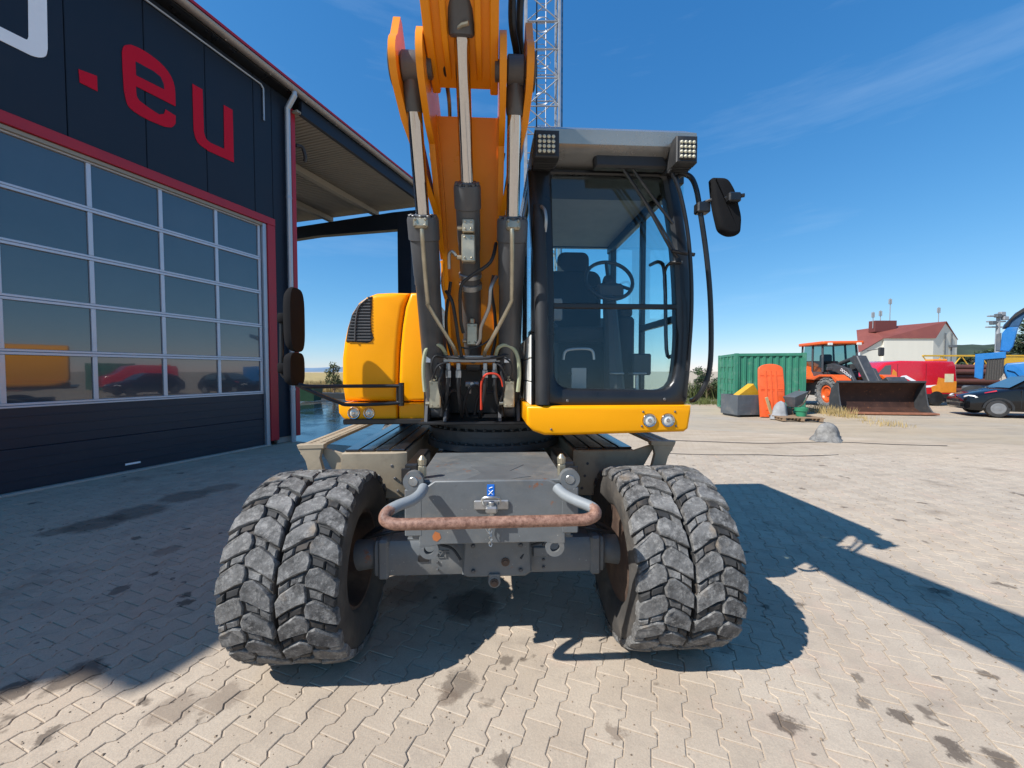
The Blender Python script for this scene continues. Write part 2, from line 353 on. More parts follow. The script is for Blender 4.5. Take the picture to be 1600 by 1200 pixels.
            c = mixc(t, drift.outputs[0], c, mixc(t, ramp(t, noise(t, mp3.outputs[0], 3.5, 8, .7), .35, .68), (.36, .265, .175), (.56, .45, .325)))
            inv = ramp(t, joint, 0, 1, 1, 0); add = N(t, 'ShaderNodeMath', operation='MULTIPLY_ADD'); t.links.new(fine, add.inputs[0]); add.inputs[1].default_value = .35; t.links.new(inv, add.inputs[2])
            bp.inputs['Distance'].default_value = .004; t.links.new(add.outputs[0], bp.inputs['Height'])
        else:
            bp.inputs['Distance'].default_value = .0022; t.links.new(fine, bp.inputs['Height'])
    t.links.new(c, b.inputs['Base Color']); t.links.new(bp.outputs[0], b.inputs['Normal'])
    b.inputs['Roughness'].default_value = .88; b.inputs['Specular IOR Level'].default_value = .25
    return m
M['gravel'] = ground_mat('dusty gravel'); M['pave_far'] = ground_mat('paving far'); M['paver1'] = ground_mat('paver single'); M['paverN'] = ground_mat('paver many')
gm = MB(); gm.add([(-900, -60, -.03), (1200, -60, -.03), (1200, 1500, -.03), (-900, 1500, -.03)], [(0, 1, 2, 3)])
tag(gm.build('ground', M['gravel'], smooth=0), kind='structure')
yard = MB()
def wp(s, o, z=0): q = C0+WDIR*s+WN*o; return (q.x, q.y, z)
yard.add([wp(-9, -.05, -.006), wp(-9, 24, -.006), wp(9.6, 24, -.006), wp(9.6, 2.2, -.006), wp(4.4, 2.2, -.006), wp(4.4, -.05, -.006)], [(0, 1, 2, 3, 4, 5)])
yard_o = tag(yard.build('paved_yard', M['pave_far'], smooth=0), kind='structure')

# double-T interlocking pavers, 200 x 165 mm, laid in staggered courses along the hall
PL, PW, PA, GAP = .2, .1425, .0140, .0020
def paver_outline(g):
    a, w = PL/2-g, PW/2-g
    return [(-a, -(w+PA)), (-a*.66, -(w+PA)), (-a*.42, -(w-PA)), (a*.42, -(w-PA)), (a*.66, -(w+PA)), (a, -(w+PA)),
            (a, w+PA), (a*.66, w+PA), (a*.42, w-PA), (-a*.42, w-PA), (-a*.66, w+PA), (-a, w+PA)]
po = paver_outline(GAP); pi_ = inset(po, .0035)
PV = [(x, y, -.03) for x, y in po]+[(x, y, -.003) for x, y in po]+[(p[0], p[1], 0) for p in pi_]
PF = [(i, (i+1) % 12, 12+(i+1) % 12, 12+i) for i in range(12)]+[(12+i, 12+(i+1) % 12, 24+(i+1) % 12, 24+i) for i in range(12)]
PF += [(24, 25, 34, 35), (25, 26, 33, 34), (26, 27, 32, 33), (27, 28, 31, 32), (28, 29, 30, 31)]
pme = bpy.data.meshes.new('paver'); pme.from_pydata(PV, [], PF); pme.materials.append(M['paver1']); pme.update()
cells = []
for j in range(-10, 150):
    for i in range(-60, 60):
        s = i*PL+(PL/2 if j % 2 else 0); o = .09+j*PW
        q = C0+WDIR*s+WN*o
        if .9 < q.y < 7.6 and abs(q.x) < 1.42*q.y+.5 and o > .06: cells.append((s, o, q))
def shows(q): return abs(q.x) < 1.36*q.y and q.y > 1.6
cells.sort(key=lambda c: (0 if shows(c[2]) else 1, c[2].y))
ang = math.pi/2-WA
for k, (s, o, q) in enumerate(cells[:300]):
    ob = bpy.data.objects.new('paver', pme); COL.objects.link(ob); ob.parent = yard_o
    ob.location = (q.x, q.y, random.uniform(-.0016, .001)); ob.rotation_euler = (random.gauss(0, .006), random.gauss(0, .006), ang+random.gauss(0, .006))
pv = np.array(PV); allv = []; allf = []
for k, (s, o, q) in enumerate(cells[300:]):
    a = ang+random.gauss(0, .006); ca, sa = math.cos(a), math.sin(a)
    X = np.empty_like(pv); X[:, 0] = pv[:, 0]*ca-pv[:, 1]*sa+q.x; X[:, 1] = pv[:, 0]*sa+pv[:, 1]*ca+q.y
    X[:, 2] = pv[:, 2]+random.uniform(-.0018, .001)+pv[:, 0]*random.gauss(0, .007)+pv[:, 1]*random.gauss(0, .007)
    allf += [tuple(i+k*36 for i in f) for f in PF]; allv.append(X)
me = bpy.data.meshes.new('paver_field'); me.from_pydata(np.concatenate(allv).tolist(), [], allf); me.materials.append(M['paverN'])
pf = bpy.data.objects.new('paver_field', me); COL.objects.link(pf); pf.parent = yard_o; tag(pf, kind='stuff')

# field, far hills
M['field'] = mat('dry golden field', (.38, .27, .10), .95, var=.3, vs=.3, world=True, dirt=.4, dcol=(.18, .17, .05), ds=.2, bump=.1, bs=3)
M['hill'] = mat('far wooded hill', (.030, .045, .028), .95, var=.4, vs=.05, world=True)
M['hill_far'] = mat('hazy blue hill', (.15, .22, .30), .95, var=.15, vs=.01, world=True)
f = MB(); f.add([(-420, 34, -.01), (2, 34, -.01), (30, 420, -.01), (-420, 420, -.01)], [(0, 1, 2, 3)]); tag(f.build('field', M['field'], smooth=0), kind='structure')
def ridge(name, x0, x1, y, h, depth, m, seed, lump):
    rnd = random.Random(seed); n = 60; rows = []
    ph = [rnd.uniform(0, 6.3) for _ in range(5)]
    for k, (dy, fz) in enumerate(((0, 0), (depth*.3, .62), (depth*.6, 1), (depth, .2))):
        rows.append([(x0+(x1-x0)*i/n, y+dy, -1+fz*h*(.65+.35*math.sin(i*.09+ph[0])*math.sin(i*.05+ph[1]))+fz*lump*rnd.uniform(-.5, .5)) for i in range(n+1)])
    b = MB()
    for a, c in zip(rows, rows[1:]): b.strip(a, c)
    return tag(b.build(name, m, smooth=60), kind='structure')
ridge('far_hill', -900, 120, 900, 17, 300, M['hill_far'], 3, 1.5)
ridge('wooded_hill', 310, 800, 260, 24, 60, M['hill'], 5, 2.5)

# ================================================================== the hall on the left
M['navy'] = mat('navy sandwich panel', (.014, .021, .034), .5, var=.08, vs=1.2, dirt=.12, dcol=(.05, .055, .06), ds=1.5, bump=.0006, bs=5, spec=.3)
M['navy_door'] = mat('navy door section', (.013, .021, .036), .40, var=.1, vs=2, dirt=.15, dcol=(.06, .06, .06), ds=2, streak=(1, 1, 14))
M['alu'] = mat('anodised aluminium profile', (.55, .56, .60), .38, .35, var=.06, vs=3, dirt=.15, dcol=(.3, .28, .26))
M['pane'] = mat('dark acrylic door pane', (.05, .058, .068), .012, var=.15, vs=.7, spec=.9, coat=1.0, bump=.0003, bs=1.2, rvar=.004)
M['zincgutter'] = mat('weathered zinc gutter', (.34, .30, .265), .45, .5, var=.15, vs=4, dirt=.35, dcol=(.2, .16, .13))
M['pipe_grey'] = mat('galvanised downpipe', (.42, .45, .49), .4, .5, var=.08)
M['soffit'] = mat('cream trapezoid sheet', (.30, .275, .225), .65, var=.06, vs=2)
M['letter_red'] = mat('red sign vinyl', (.56, .004, .022), .5, var=.03, spec=.2)
M['letter_white'] = mat('white sign vinyl', (.88, .88, .88), .5, var=.03)
M['concrete'] = mat('plinth concrete', (.30, .28, .25), .85, var=.15, bump=.003, bs=40)
M['wet'] = mat('wet dark concrete', (.07, .07, .07), .12, var=.3, vs=2, dirt=.5, dcol=(.12, .11, .1), ds=1.2, world=True, spec=.8)
M['sand_trim'] = mat('pale threshold strip', (.36, .35, .31), .7, var=.1)
hall = thing('workshop_hall', 'navy clad workshop hall with red trim, glazed sectional door and open canopy at its end', 'building', C0, -WA)
# local axes: x out of the wall, y along it (away from the camera), z up
DR, DT = 3.70, 4.80; DL = DR-.905*6
seams = [.76+.935*k for k in range(-10, 5)]
HE = -7.2
edges = [HE]+[s for s in seams if s > HE+.1 and s < 4.3]+[4.42]
for a, c in zip(edges, edges[1:]):
    z0 = 5.0 if c <= 3.99 and a >= DL-.4 else .14
    if a < 3.98 < c and c > 4:                                  # the panel right of the door
        MB().box(-.12, 0, a+.006, 3.975, 5.0, 7.9, .008).build('wall_panel', M['navy'], hall)
        MB().box(-.12, 0, 3.985, c-.006, .14, 7.9, .008).build('wall_panel', M['navy'], hall); continue
    MB().box(-.12, 0, a+.004, c-.004, z0, 7.9, .008).build('wall_panel', M['navy'], hall)
MB().box(-.5, -.03, 3.99, 4.42, 0, .15, .01).build('plinth', M['concrete'], hall)
MB().box(-.42, -.14, HE+.02, 4.4, .0, 7.9, .01).box(-14, -.4, 4.28, 4.40, 0, 7.9).box(-14, -.4, HE+.01, HE+.1, 0, 7.9).build('inner_wall', M['navy'], hall)
b = MB(); b.box(.0, .05, DL-.25, 3.985, 4.86, 5.02, .006); b.box(-.02, .045, 3.80, 3.985, .10, 4.858, .006); b.build('door_trim', M['red'], hall)
MB().box(-.14, .055, 4.425, 4.54, .12, 7.72, .006).build('corner_trim', M['red'], hall)
MB().box(-.16, .012, 3.712, 3.795, 0, 4.855, .004).build('door_jamb', M['pipe_grey'], hall)
MB().box(-.16, .012, DL-.02, 3.71, 4.80, 4.855, .004).build('door_lintel', M['soffit'], hall)
MB().box(-.20, .03, DL-.1, 3.80, -.002, .03, .004).build('threshold', M['sand_trim'], hall)
door = MB().box(-.135, -.10, DL, DR, .03, DT, .003).build('sectional_door', M['black'], hall)
for k in range(2):
    pz = .035+k*.575
    MB().box(-.10, -.055, DL, DR, pz, pz+.57, .006).build('door_section', M['navy_door'], door)
    for g in range(1, 4): MB().box(-.056, -.050, DL, DR, pz+.57*g/4-.006, pz+.57*g/4+.006, .002).build('section_rib', M['navy_door'], door)
RH = .727
for r_ in range(6):
    z = 1.185+RH*r_
    MB().box(-.10, -.040, DL, DR, z-.042 if r_ else z-.03, z-.003, .004).box(-.10, -.043, DL, DR, z+.003, z+.036, .004).build('rail', M['alu'], door)
for c_ in range(7):
    s = DR-.905*c_-(.03 if c_ == 0 else 0)
    for r_ in range(5):
        z = 1.185+RH*r_
        MB().box(-.10, -.045, s-.027, s+.027, z+.037, z+RH-.043, .004).build('mullion', M['alu'], door)
        if c_ < 6: MB().box(-.095, -.075, s-.905+.028, s-.028, z+.037, z+RH-.043, .003).build('pane', M['pane'], door)
MB().box(-.05, -.046, 1.30, 1.50, .12, .15, .001).build('sticker', M['letter_white'], door)
# sign letters on the cladding, traced on the wall plane
def letter(pts, m, name, holes=None):
    poly = [W(x, y) for x, y in pts]
    return MB().prism(poly, 'x', .0035, .012, .001).build(name, m, hall, smooth=20)
def crv(*p, n=5): return [tuple(q)[:2] for q in catmull([(x, y, 0) for x, y in p], n)]
letter([(122, 108), (151, 119), (152, 143), (124, 129)], M['letter_red'], 'sign_dot')
# the letter e as one winding band: outer line then inner line back
e_out = crv((274, 166), (272, 134), (262, 112), (245, 94), (222, 78), (204, 70)) + crv((202, 70), (193, 72), (190, 82), n=3) + [(191, 110), (193, 140)] + crv((193, 140), (199, 164), (214, 178), (236, 190), n=4) + [(256, 198)] + crv((256, 198), (268, 199), (274, 193), n=3) + [(274, 181)]
e_in = [(258, 171), (256, 178), (248, 179)] + crv((248, 179), (230, 167), (218, 158), n=3) + crv((218, 158), (213, 150), (212, 135), n=3) + [(274, 166.5)]
letter(e_out+e_in, M['letter_red'], 'sign_letter')
def patch(pts, m, name, off=.0125):
    return MB().prism([W(x, y) for x, y in pts], 'x', off-.001, off+.0015, 0).build(name, m, hall, smooth=20)
patch([(211, 96), (240, 112), (250, 120), (255, 131), (256, 140), (212, 118)], M['navy'], 'sign_letter_counter')
letter([(300, 131), (316, 140), (318, 200)]+crv((318, 205), (321, 216), (328, 223), n=3)+[(350, 233), (349, 164), (363, 172), (365, 254), (325, 236)]+crv((325, 236), (308, 222), (302, 203), n=3), M['letter_red'], 'sign_letter')
letter([(-60, 12), (38, 61)]+crv((38, 61), (42, 62), (44, 57), n=3)+[(43, -30), (72, -30), (74, 76)]+crv((74, 76), (71, 88), (60, 90), (48, 87), n=3)+[(-60, 34)], M['letter_white'], 'sign_letter')
# eaves: soffit lip, gutter, red roof edge, conduit, downpipe
EX = .32
MB().box(-.02, EX-.06, HE, 4.42, 7.905, 7.95, .004).build('eaves_soffit', M['black'], hall)
g = MB(); gp = [(EX+.09*math.cos(R(a)), 8.0+.09*math.sin(R(a))) for a in range(180, 361, 20)]; gq = [(EX+.08*math.cos(R(a)), 8.0+.08*math.sin(R(a))) for a in range(360, 179, -20)]
g.prism(gp+gq, 'y', HE, 10.0, 0); [g.cyl((EX, HE+.1+k*.9, 8.0-.094), (EX, HE+.13+k*.9, 8.0-.094), .012, 8) for k in range(19)]
g.build('gutter', M['zincgutter'], hall)
rf = MB(); rf.prism([(EX-.06, 7.97), (EX-.02, 8.09), (-14, 9.4), (-14, 9.28)], 'y', HE, 10.0, 0); rf.build('roof', M['navy'], hall)
MB().prism([(EX-.05, 8.085), (EX+.02, 8.085), (EX+.02, 8.14), (-14, 9.46), (-14, 9.405)], 'y', HE-.02, 10.02, 0).build('roof_edge', M['red'], hall)
MB().tube([(.03, HE, 7.78), (.03, 3.72, 7.78), (.03, 3.78, 7.72), (.03, 3.78, 7.05)], .018, 8).build('conduit', M['pipe_grey'], hall)
dp = MB(); dp.tube([(EX, 4.30, 7.93), (EX, 4.30, 7.85), (.09, 4.31, 7.62), (.09, 4.31, 0)], .055, 12)
for z in (1.2, 3.4, 5.6): dp.cyl((.09, 4.31, z), (.09, 4.31, z+.05), .064, 12)
dp.build('downpipe', M['pipe_grey'], hall)
# canopy beyond the corner
s = MB(); n = 60; z_in = .030
for k in range(54):
    y0 = 4.45+k*.1; s.prism([(y0, 0), (y0+.05, 0), (y0+.062, .014), (y0+.088, .014), (y0+.1, 0), (y0+.1, .045), (y0, .045)], 'x', -9.6, .22, 0, X=Matrix.Translation((0, 0, 7.62)) @ Matrix.Rotation(R(2.0), 4, 'Y'))
s.build('canopy_soffit', M['soffit'], hall, smooth=0)
MB().box(.14, .24, 4.56, 9.95, 7.60, 7.92, .006).build('canopy_fascia', M['navy'], hall)
for x in (-1.9, -4.1, -6.3, -8.4): MB().box(x-.09, x+.09, 4.45, 9.8, 7.42-x*.035, 7.60-x*.035, .006).build('purlin', M['soffit'], hall)
MB().prism([(.1, 7.38), (.1, 6.75), (-4.6, 7.02), (-9.5, 7.02), (-9.5, 7.55), (-1, 7.44)], 'y', 9.55, 9.80, .01).build('canopy_beam', M['navy'], hall)
MB().box(-.78, -.20, 9.5, 9.85, 0, 7.38, .01).build('canopy_column', M['navy'], hall)
MB().box(-9.6, -9.3, 9.5, 9.85, 0, 7.7, .01).build('canopy_column', M['navy'], hall)
MB().tube([(.02, 4.58, 6.95), (.06, 4.72, 6.98), (.06, 4.80, 6.8), (.02, 4.82, 6.7)], .04, 8, 3).build('cable_reel', M['rubber'], hall)
w_ = MB(); w_.add([wp(4.42, -14, -.018), wp(4.42, 2.2, -.018), wp(16, 2.2, -.018), wp(16, -14, -.018)], [(0, 1, 2, 3)]); tag(w_.build('wet_slab', M['wet'], smooth=0), kind='structure')
k_ = MB(); k_.box(-14, 2.3, 16, 16.5, -.02, .32, .02); ko = k_.build('slab_kerb', M['black']); ko.location = C0; ko.rotation_euler = (0, 0, -WA)
tag(ko, 'low dark kerb wall at the far edge of the wet slab', 'kerb')

# ================================================================== the wheeled excavator
EO = Vector((-.13, 2.355, 0)); EY = R(2.9)
exc = thing('wheeled_excavator', 'yellow wheeled excavator with grey undercarriage, twin tyres and raised boom, facing the camera', 'excavator', EO, EY)
EI = Matrix.Rotation(-EY, 4, 'Z') @ Matrix.Translation(-EO)
def L(px, py, d): return EI @ P(px, py, d)
def Ls(*pts): return [L(*p) for p in pts]

# ---- wheels
RT = .523
def wheel_meshes():
    t = MB(); rnd = random.Random(4)
    prof = [(-.235, .275), (-.262, .30), (-.283, .36), (-.286, .415), (-.279, .455), (-.262, .490), (-.20, .503), (-.08, .505), (-.012, .497), (-.006, .45),
            (.006, .45), (.012, .497), (.08, .505), (.20, .503), (.262, .490), (.279, .455), (.286, .415), (.283, .36), (.262, .30), (.235, .275)]
    n = 72; t.mi = 1
    rings = [[(x, -r*math.cos(2*math.pi*k/n), r*math.sin(2*math.pi*k/n)) for x, r in prof] for k in range(n)]
    pass
    vs = [p for rg in rings for p in rg]; m = len(prof); fs = []
    for k in range(n):
        for j in range(m-1):
            a = k*m+j; c = ((k+1) % n)*m+j; fs.append((a, a+1, c+1, c))
        a = k*m; c = ((k+1) % n)*m; fs.append((a+m-1, a, c, c+m-1))
    for k in range(n):
        ff = fs[k*m:(k+1)*m]; t.mi = 1; t.add([vs[i] for i in sorted({q for f_ in ff[5:-6] for q in f_})], []) if False else None
    o0 = len(t.v); t.v += vs
    for i_, f_ in enumerate(fs):
        j_ = i_ % m; t.f.append(tuple(q+o0 for q in f_)); t.m.append(2 if (j_ < 5 or j_ >= m-6) else 1)
    nl = 22; pitch = 2*math.pi*RT/nl
    left = [(-.284, -.088), (-.284, -.012), (-.262, .020), (-.190, .066), (-.155, .056), (-.138, .020), (-.144, -.022), (-.182, -.034), (-.240, -.062)]
    right = [(-x-.293, y) for x, y in left]
    tieL = [[(-.276, .012), (-.230, .048), (-.230, .082), (-.276, .050)], [(-.222, .055), (-.166, .073), (-.160, .112), (-.222, .090)]]
    def block(poly, t0, top, low, jit, mi):
        t.mi = mi; poly = [(x, y) for x, y in poly]
        tp = inset(poly, .005); rings = []
        for pl, r in ((poly, low), (poly, top-.006), (tp, top)):
            rg = []
            for i, (x, y) in enumerate(pl):
                xr = x*1.0; sh = max(0, abs(xr)-.21)/.07
                rr = r-(.020*sh*sh if r > low+.005 else .014*sh)+(rnd.gauss(0, jit) if r > low+.005 else 0)
                a = (t0+y)/RT; rg.append((xr, -rr*math.cos(a), rr*math.sin(a)))
            rings.append(rg)
        t.loft(rings)
    for half in (-1, 1):
        for k in range(nl):
            for col in (0, 1):
                base = left if col == 0 else right
                off = 0 if half < 0 else .293
                ph = k*pitch+(pitch/2 if col else 0)+(.35*pitch if half > 0 else 0)
                w = rnd.uniform(.96, 1.03)
                poly = [((x+off)+rnd.gauss(0, .0022), y*w+rnd.gauss(0, .0025)) for x, y in base]
                block(poly, ph, RT+rnd.uniform(-.004, .002), .478, .0014, 0)
                for tl in tieL:
                    tl2 = [((x if col == 0 else -x-.293)+off, y) for x, y in tl]
                    block(tl2, ph, .515+rnd.uniform(-.003, .002), .478, .001, 0 if rnd.random() < .6 else 1)
    # the row offset puts the halves at x -.28..-.02 and .02..+.28
    rim = MB(); rim.rev((-.24, 0, 0), (.24, 0, 0), [(0, .20), (.0, .285), (.02, .287), (.03, .262), (.16, .25), (.24, .245), (.32, .25), (.45, .262), (.46, .287), (.48, .285), (.478, .262), (.36, .235), (.26, .21), (.25, .12), (.22, .10), (.03, .20)], 40)
    for k in range(10):
        a = 2*math.pi*k/10
        rim.cyl((.0, .165*math.cos(a), .165*math.sin(a)), (.035, .165*math.cos(a), .165*math.sin(a)), .014, 6)
    return t, rim
tm, rm = wheel_meshes()
rim0 = rm.build('wheel', M['rim'], exc); tyre0 = tm.build('tyre', [M['tyre'], M['tyre_dark'], M['tyre_wall']], rim0, smooth=38)
WX = 1.022
rim0.location = (-WX, 0, RT)
def more_wheel(loc, spin):
    r_ = copy_part(rim0, exc, loc); t_ = copy_part(tyre0, r_); r_.rotation_euler = (spin, 0, 0); return r_
more_wheel((WX, 0, RT), R(5)); more_wheel((-WX, 2.55, RT), R(3)); more_wheel((WX, 2.55, RT), R(9))

# ---- axles
def axle(y, name):
    a = MB(); hw = .68
    a.prism([(-.11, .46), (.11, .46), (.12, .50), (.12, .63), (.09, .66), (-.10, .66), (-.12, .63), (-.12, .50)], 'x', -hw, hw, .012, X=Matrix.Translation((0, y, 0)))
    for s in (-1, 1):
        a.rev((s*hw, y, .555), (s*.80, y, .535), [(0, .08), (.03, .09), (.12, .09)], 18)
        a.box(s*.62-.03, s*.62+.03, y-.135, y+.13, .445, .675, .012)
        a.box(s*.40-.09, s*.40+.09, y-.10, y+.05, .655, .675, .004)
    return a.build(name, M['grey'], exc)
ax = axle(0, 'axle'); axle(2.55, 'axle')
b = MB(); b.prism([(-.15, .70), (-.165, .49), (-.13, .475), (.20, .475), (.235, .50), (.225, .70)], 'y', -.185, .06, .01)
b.box(.245, .34, -.135, -.12, .56, .62, .012); b.build('axle_mount', M['grey'], exc)
tb = MB(); tb.prism(circ(.02, .455, .036, 14), 'y', -.20, -.15, .005); tb.box(-.012, .052, -.198, -.15, .455, .50); tb.build('mount_tab', M['grey'], exc)
for (x, z) in ((.083, .563), (.02, .452)):
    bt = MB(); bt.rev((x, -.186 if z > .5 else -.199, z), (x, -.22, z), [(0, .024), (.006, .024), (.008, .016), (.014, .015), (.015, .005)], 12); bt.build('bolt', M['rim'], exc)
for i in (-1, 1):
    for j in (0, 1): MB().cyl((.035+i*.135, -.186, .515+j*.145), (.035+i*.135, -.199, .515+j*.145), .012, 6).build('bolt', M['dgrey'], exc)
    for j in range(4): MB().cyl((i*.31, -.121, .495+j*.045), (i*.31, -.131, .495+j*.045), .009, 6).build('bolt', M['dgrey'], exc)
    MB().box(i*.32-.13, i*.32+.13, -.10, .06, .662, .676, .004).build('axle_cover', M['zinc'], exc)
    MB().tube([(i*.36, -.11, .70), (i*.30, -.16, .665), (i*.22, -.17, .64), (i*.17, -.185, .58)], .007, 6, 4).build('grease_line', M['rubber'], exc)
pl = MB(); pl.box(-.42, -.36, -.128, -.121, .545, .585, .002); pl.build('type_plate', M['black'], exc)
def text_mesh(body, size, loc, rot, m, name, parent, ext=.0015, align='CENTER', sx=1.0):
    cu = bpy.data.curves.new(name, 'FONT'); cu.body = body; cu.size = size; cu.extrude = ext; cu.align_x = align; cu.align_y = 'CENTER'
    o = bpy.data.objects.new(name, cu); dg = bpy.context.evaluated_depsgraph_get
    COL.objects.link(o); bpy.context.view_layer.update()
    me = bpy.data.meshes.new_from_object(o.evaluated_get(dg())); bpy.data.objects.remove(o)
    me.materials.clear(); me.materials.append(m); q = bpy.data.objects.new(name, me); COL.objects.link(q)
    q.parent = parent; q.location = loc; q.rotation_euler = rot; q.scale = (sx, 1, 1); return q
text_mesh('ZF', .062, (-.275, -.1225, .585), (R(90), 0, 0), M['grey'], 'axle_emblem', exc, .004)
for s in (-1, 1):
    hb = MB(); hb.tube([(s*.22, -.02, .70), (s*.40, -.05, .72), (s*.55, -.06, .75), (s*.68, -.02, .70), (s*.78, .02, .62)], .014, 8, 5)
    hb.build('brake_hose', M['rubber'], exc); hb = MB(); hb.tube([(s*.30, .05, .72), (s*.48, .0, .69), (s*.60, -.07, .70), (s*.74, -.05, .66)], .010, 8, 5)
    hb.build('brake_hose', M['rubber'], exc)

# ---- undercarriage frame and front bracket
b = MB(); b.prism([(.05, .62), (3.2, .62), (3.2, 1.0), (.35, 1.0), (.30, 1.05), (-.28, 1.05), (-.30, .78)], 'x', -.40, .40, .012); b.build('chassis', M['dgrey'], exc)
b = MB(); b.box(-.385, .395, -.335, .36, 1.052, 1.078, .006); fd = b.build('front_deck', M['grey'], exc)
pt = MB(); pt.prism([(-.13, -.33), (.10, -.33), (.22, -.28), (.11, -.16), (.20, -.02), (.02, -.07), (-.12, -.05), (-.05, -.2)], 'z', 1.079, 1.0805, 0); pt.build('worn_paint_patch', mat('worn patch', (.10, .105, .108), .6), fd)
# rear ear plate and front plate
def hole_ring(b, x, z, y0, y1, r, R_, n=20):
    A = circ(x, z, R_, n); B = circ(x, z, r, n)
    vs = [(p[0], y0, p[1]) for p in A]+[(p[0], y0, p[1]) for p in B]+[(p[0], y1, p[1]) for p in A]+[(p[0], y1, p[1]) for p in B]
    fs = []
    for i in range(n):
        j = (i+1) % n
        fs += [(i, j, n+j, n+i), (2*n+j, 2*n+i, 3*n+i, 3*n+j), (j, i, 2*n+i, 2*n+j), (n+i, n+j, 3*n+j, 3*n+i)]
    b.add(vs, fs)
fp = MB(); fp.prism([(-.368, .745), (-.30, .745), (-.26, .755), (.28, .755), (.33, .745), (.392, .745), (.392, 1.04), (.355, 1.055), (.30, 1.085), (-.285, 1.085), (-.33, 1.055), (-.368, 1.04)], 'y', -.372, -.338, .005)
for x, z in ((-.318, .728), (.337, .726)): hole_ring(fp, x, z, -.371, -.339, .026, .050)
fpo = fp.build('front_plate', M['grey'], exc)
for s in (-1, 1):
    e = MB(); xx = -.395 if s < 0 else .415
    hole_ring(e, xx, 1.085, -.374, -.334, .026, .052); e.box(xx-.045, xx+.045, -.3735, -.3345, .80, 1.045, .006); e.box(xx-s*.02-.03, xx-s*.02+.03, -.36, .25, .78, 1.046, .006)
    e.build('ear_plate', M['grey'], exc)
    pn = MB(); pn.cyl((xx, -.378, 1.085), (xx, -.30, 1.085), .025, 14); pn.build('pin', M['steel'], exc)
    ch = MB(); ch.box(xx-s*.03-.02, xx-s*.03+.02, -.30, -.26, 1.08, 1.15, .008); ch.rev((xx-s*.03, -.28, 1.15), (xx-s*.03, -.28, 1.20), [(0, .022), (.03, .024), (.05, .008)], 10); ch.build('safety_pin', M['zinc'], exc)
    tk = MB(); tk.box(s*.47-.04, s*.47+.04, -.05, .40, .86, 1.10, .01); tk.box(s*.50-.028, s*.50+.028, -.06, -.052, .98, 1.075, .004); tk.build('frame_horn', M['black'], exc)
MB().box(-.018, .020, -.3745, -.3725, 1.00, 1.065, .0005).build('sticker', M['blue_sticker'], fpo)
st = MB(); st.tube([(-.010, -.3755, 1.012), (.012, -.3755, 1.035)], .0018, 4); st.tube([(.012, -.3755, 1.012), (-.010, -.3755, 1.035)], .0018, 4); st.tube([(-.008, -.3755, 1.045), (.010, -.3755, 1.052)], .0018, 4); st.build('sticker_mark', M['letter_white'], fpo)
hk = MB(); hk.box(-.085, .095, -.385, -.372, .935, .985, .012); hk.box(-.025, .035, -.43, -.372, .93, .965, .008); hk.tube([(-.04, -.39, .965), (-.04, -.40, 1.0), (.0, -.41, 1.008), (.045, -.40, 1.0), (.045, -.39, .965)], .007, 8, 4)
hk.cyl((.005, -.40, .86), (.005, -.40, .985), .016, 10); hk.build('tow_hitch', M['steel'], exc)
cn = MB()
for k in range(9):
    z = .90-k*.017; a = k*1.57
    cn.tube([(.0+.008*math.cos(a+i*1.257), -.402+.008*math.sin(a+i*1.257)*.5, z+.010*math.sin(i*1.257)) for i in range(6)], .0025, 5)
cn.tube([(-.02, -.40, .90), (-.03, -.40, .86), (-.01, -.40, .82)], .003, 5, 4); cn.build('chain', M['steel'], exc)
bar = MB(); path = Ls((662, 762, 1.94), (657, 771, 1.89), (645, 781, 1.84), (622, 790, 1.79), (605, 800, 1.75), (601, 811, 1.725), (612, 818, 1.715), (640, 819, 1.715), (765, 816, 1.73), (890, 813, 1.745), (918, 811, 1.75), (931, 803, 1.765), (925, 793, 1.80), (902, 783, 1.85), (882, 773, 1.91), (870, 762, 1.96))
bar.tube(path, .0265, 14, 5); bar.build('bumper_bar', M['rustbar'], exc)
sc_ = MB(); sc_.prism([(-.30, .80), (-.285, .825), (-.262, .815), (-.255, .79), (-.275, .772), (-.295, .78)], 'y', -.3735, -.3725, 0); sc_.build('paint_chip', mat('orange paint chip', (.45, .14, .04), .6), fpo)

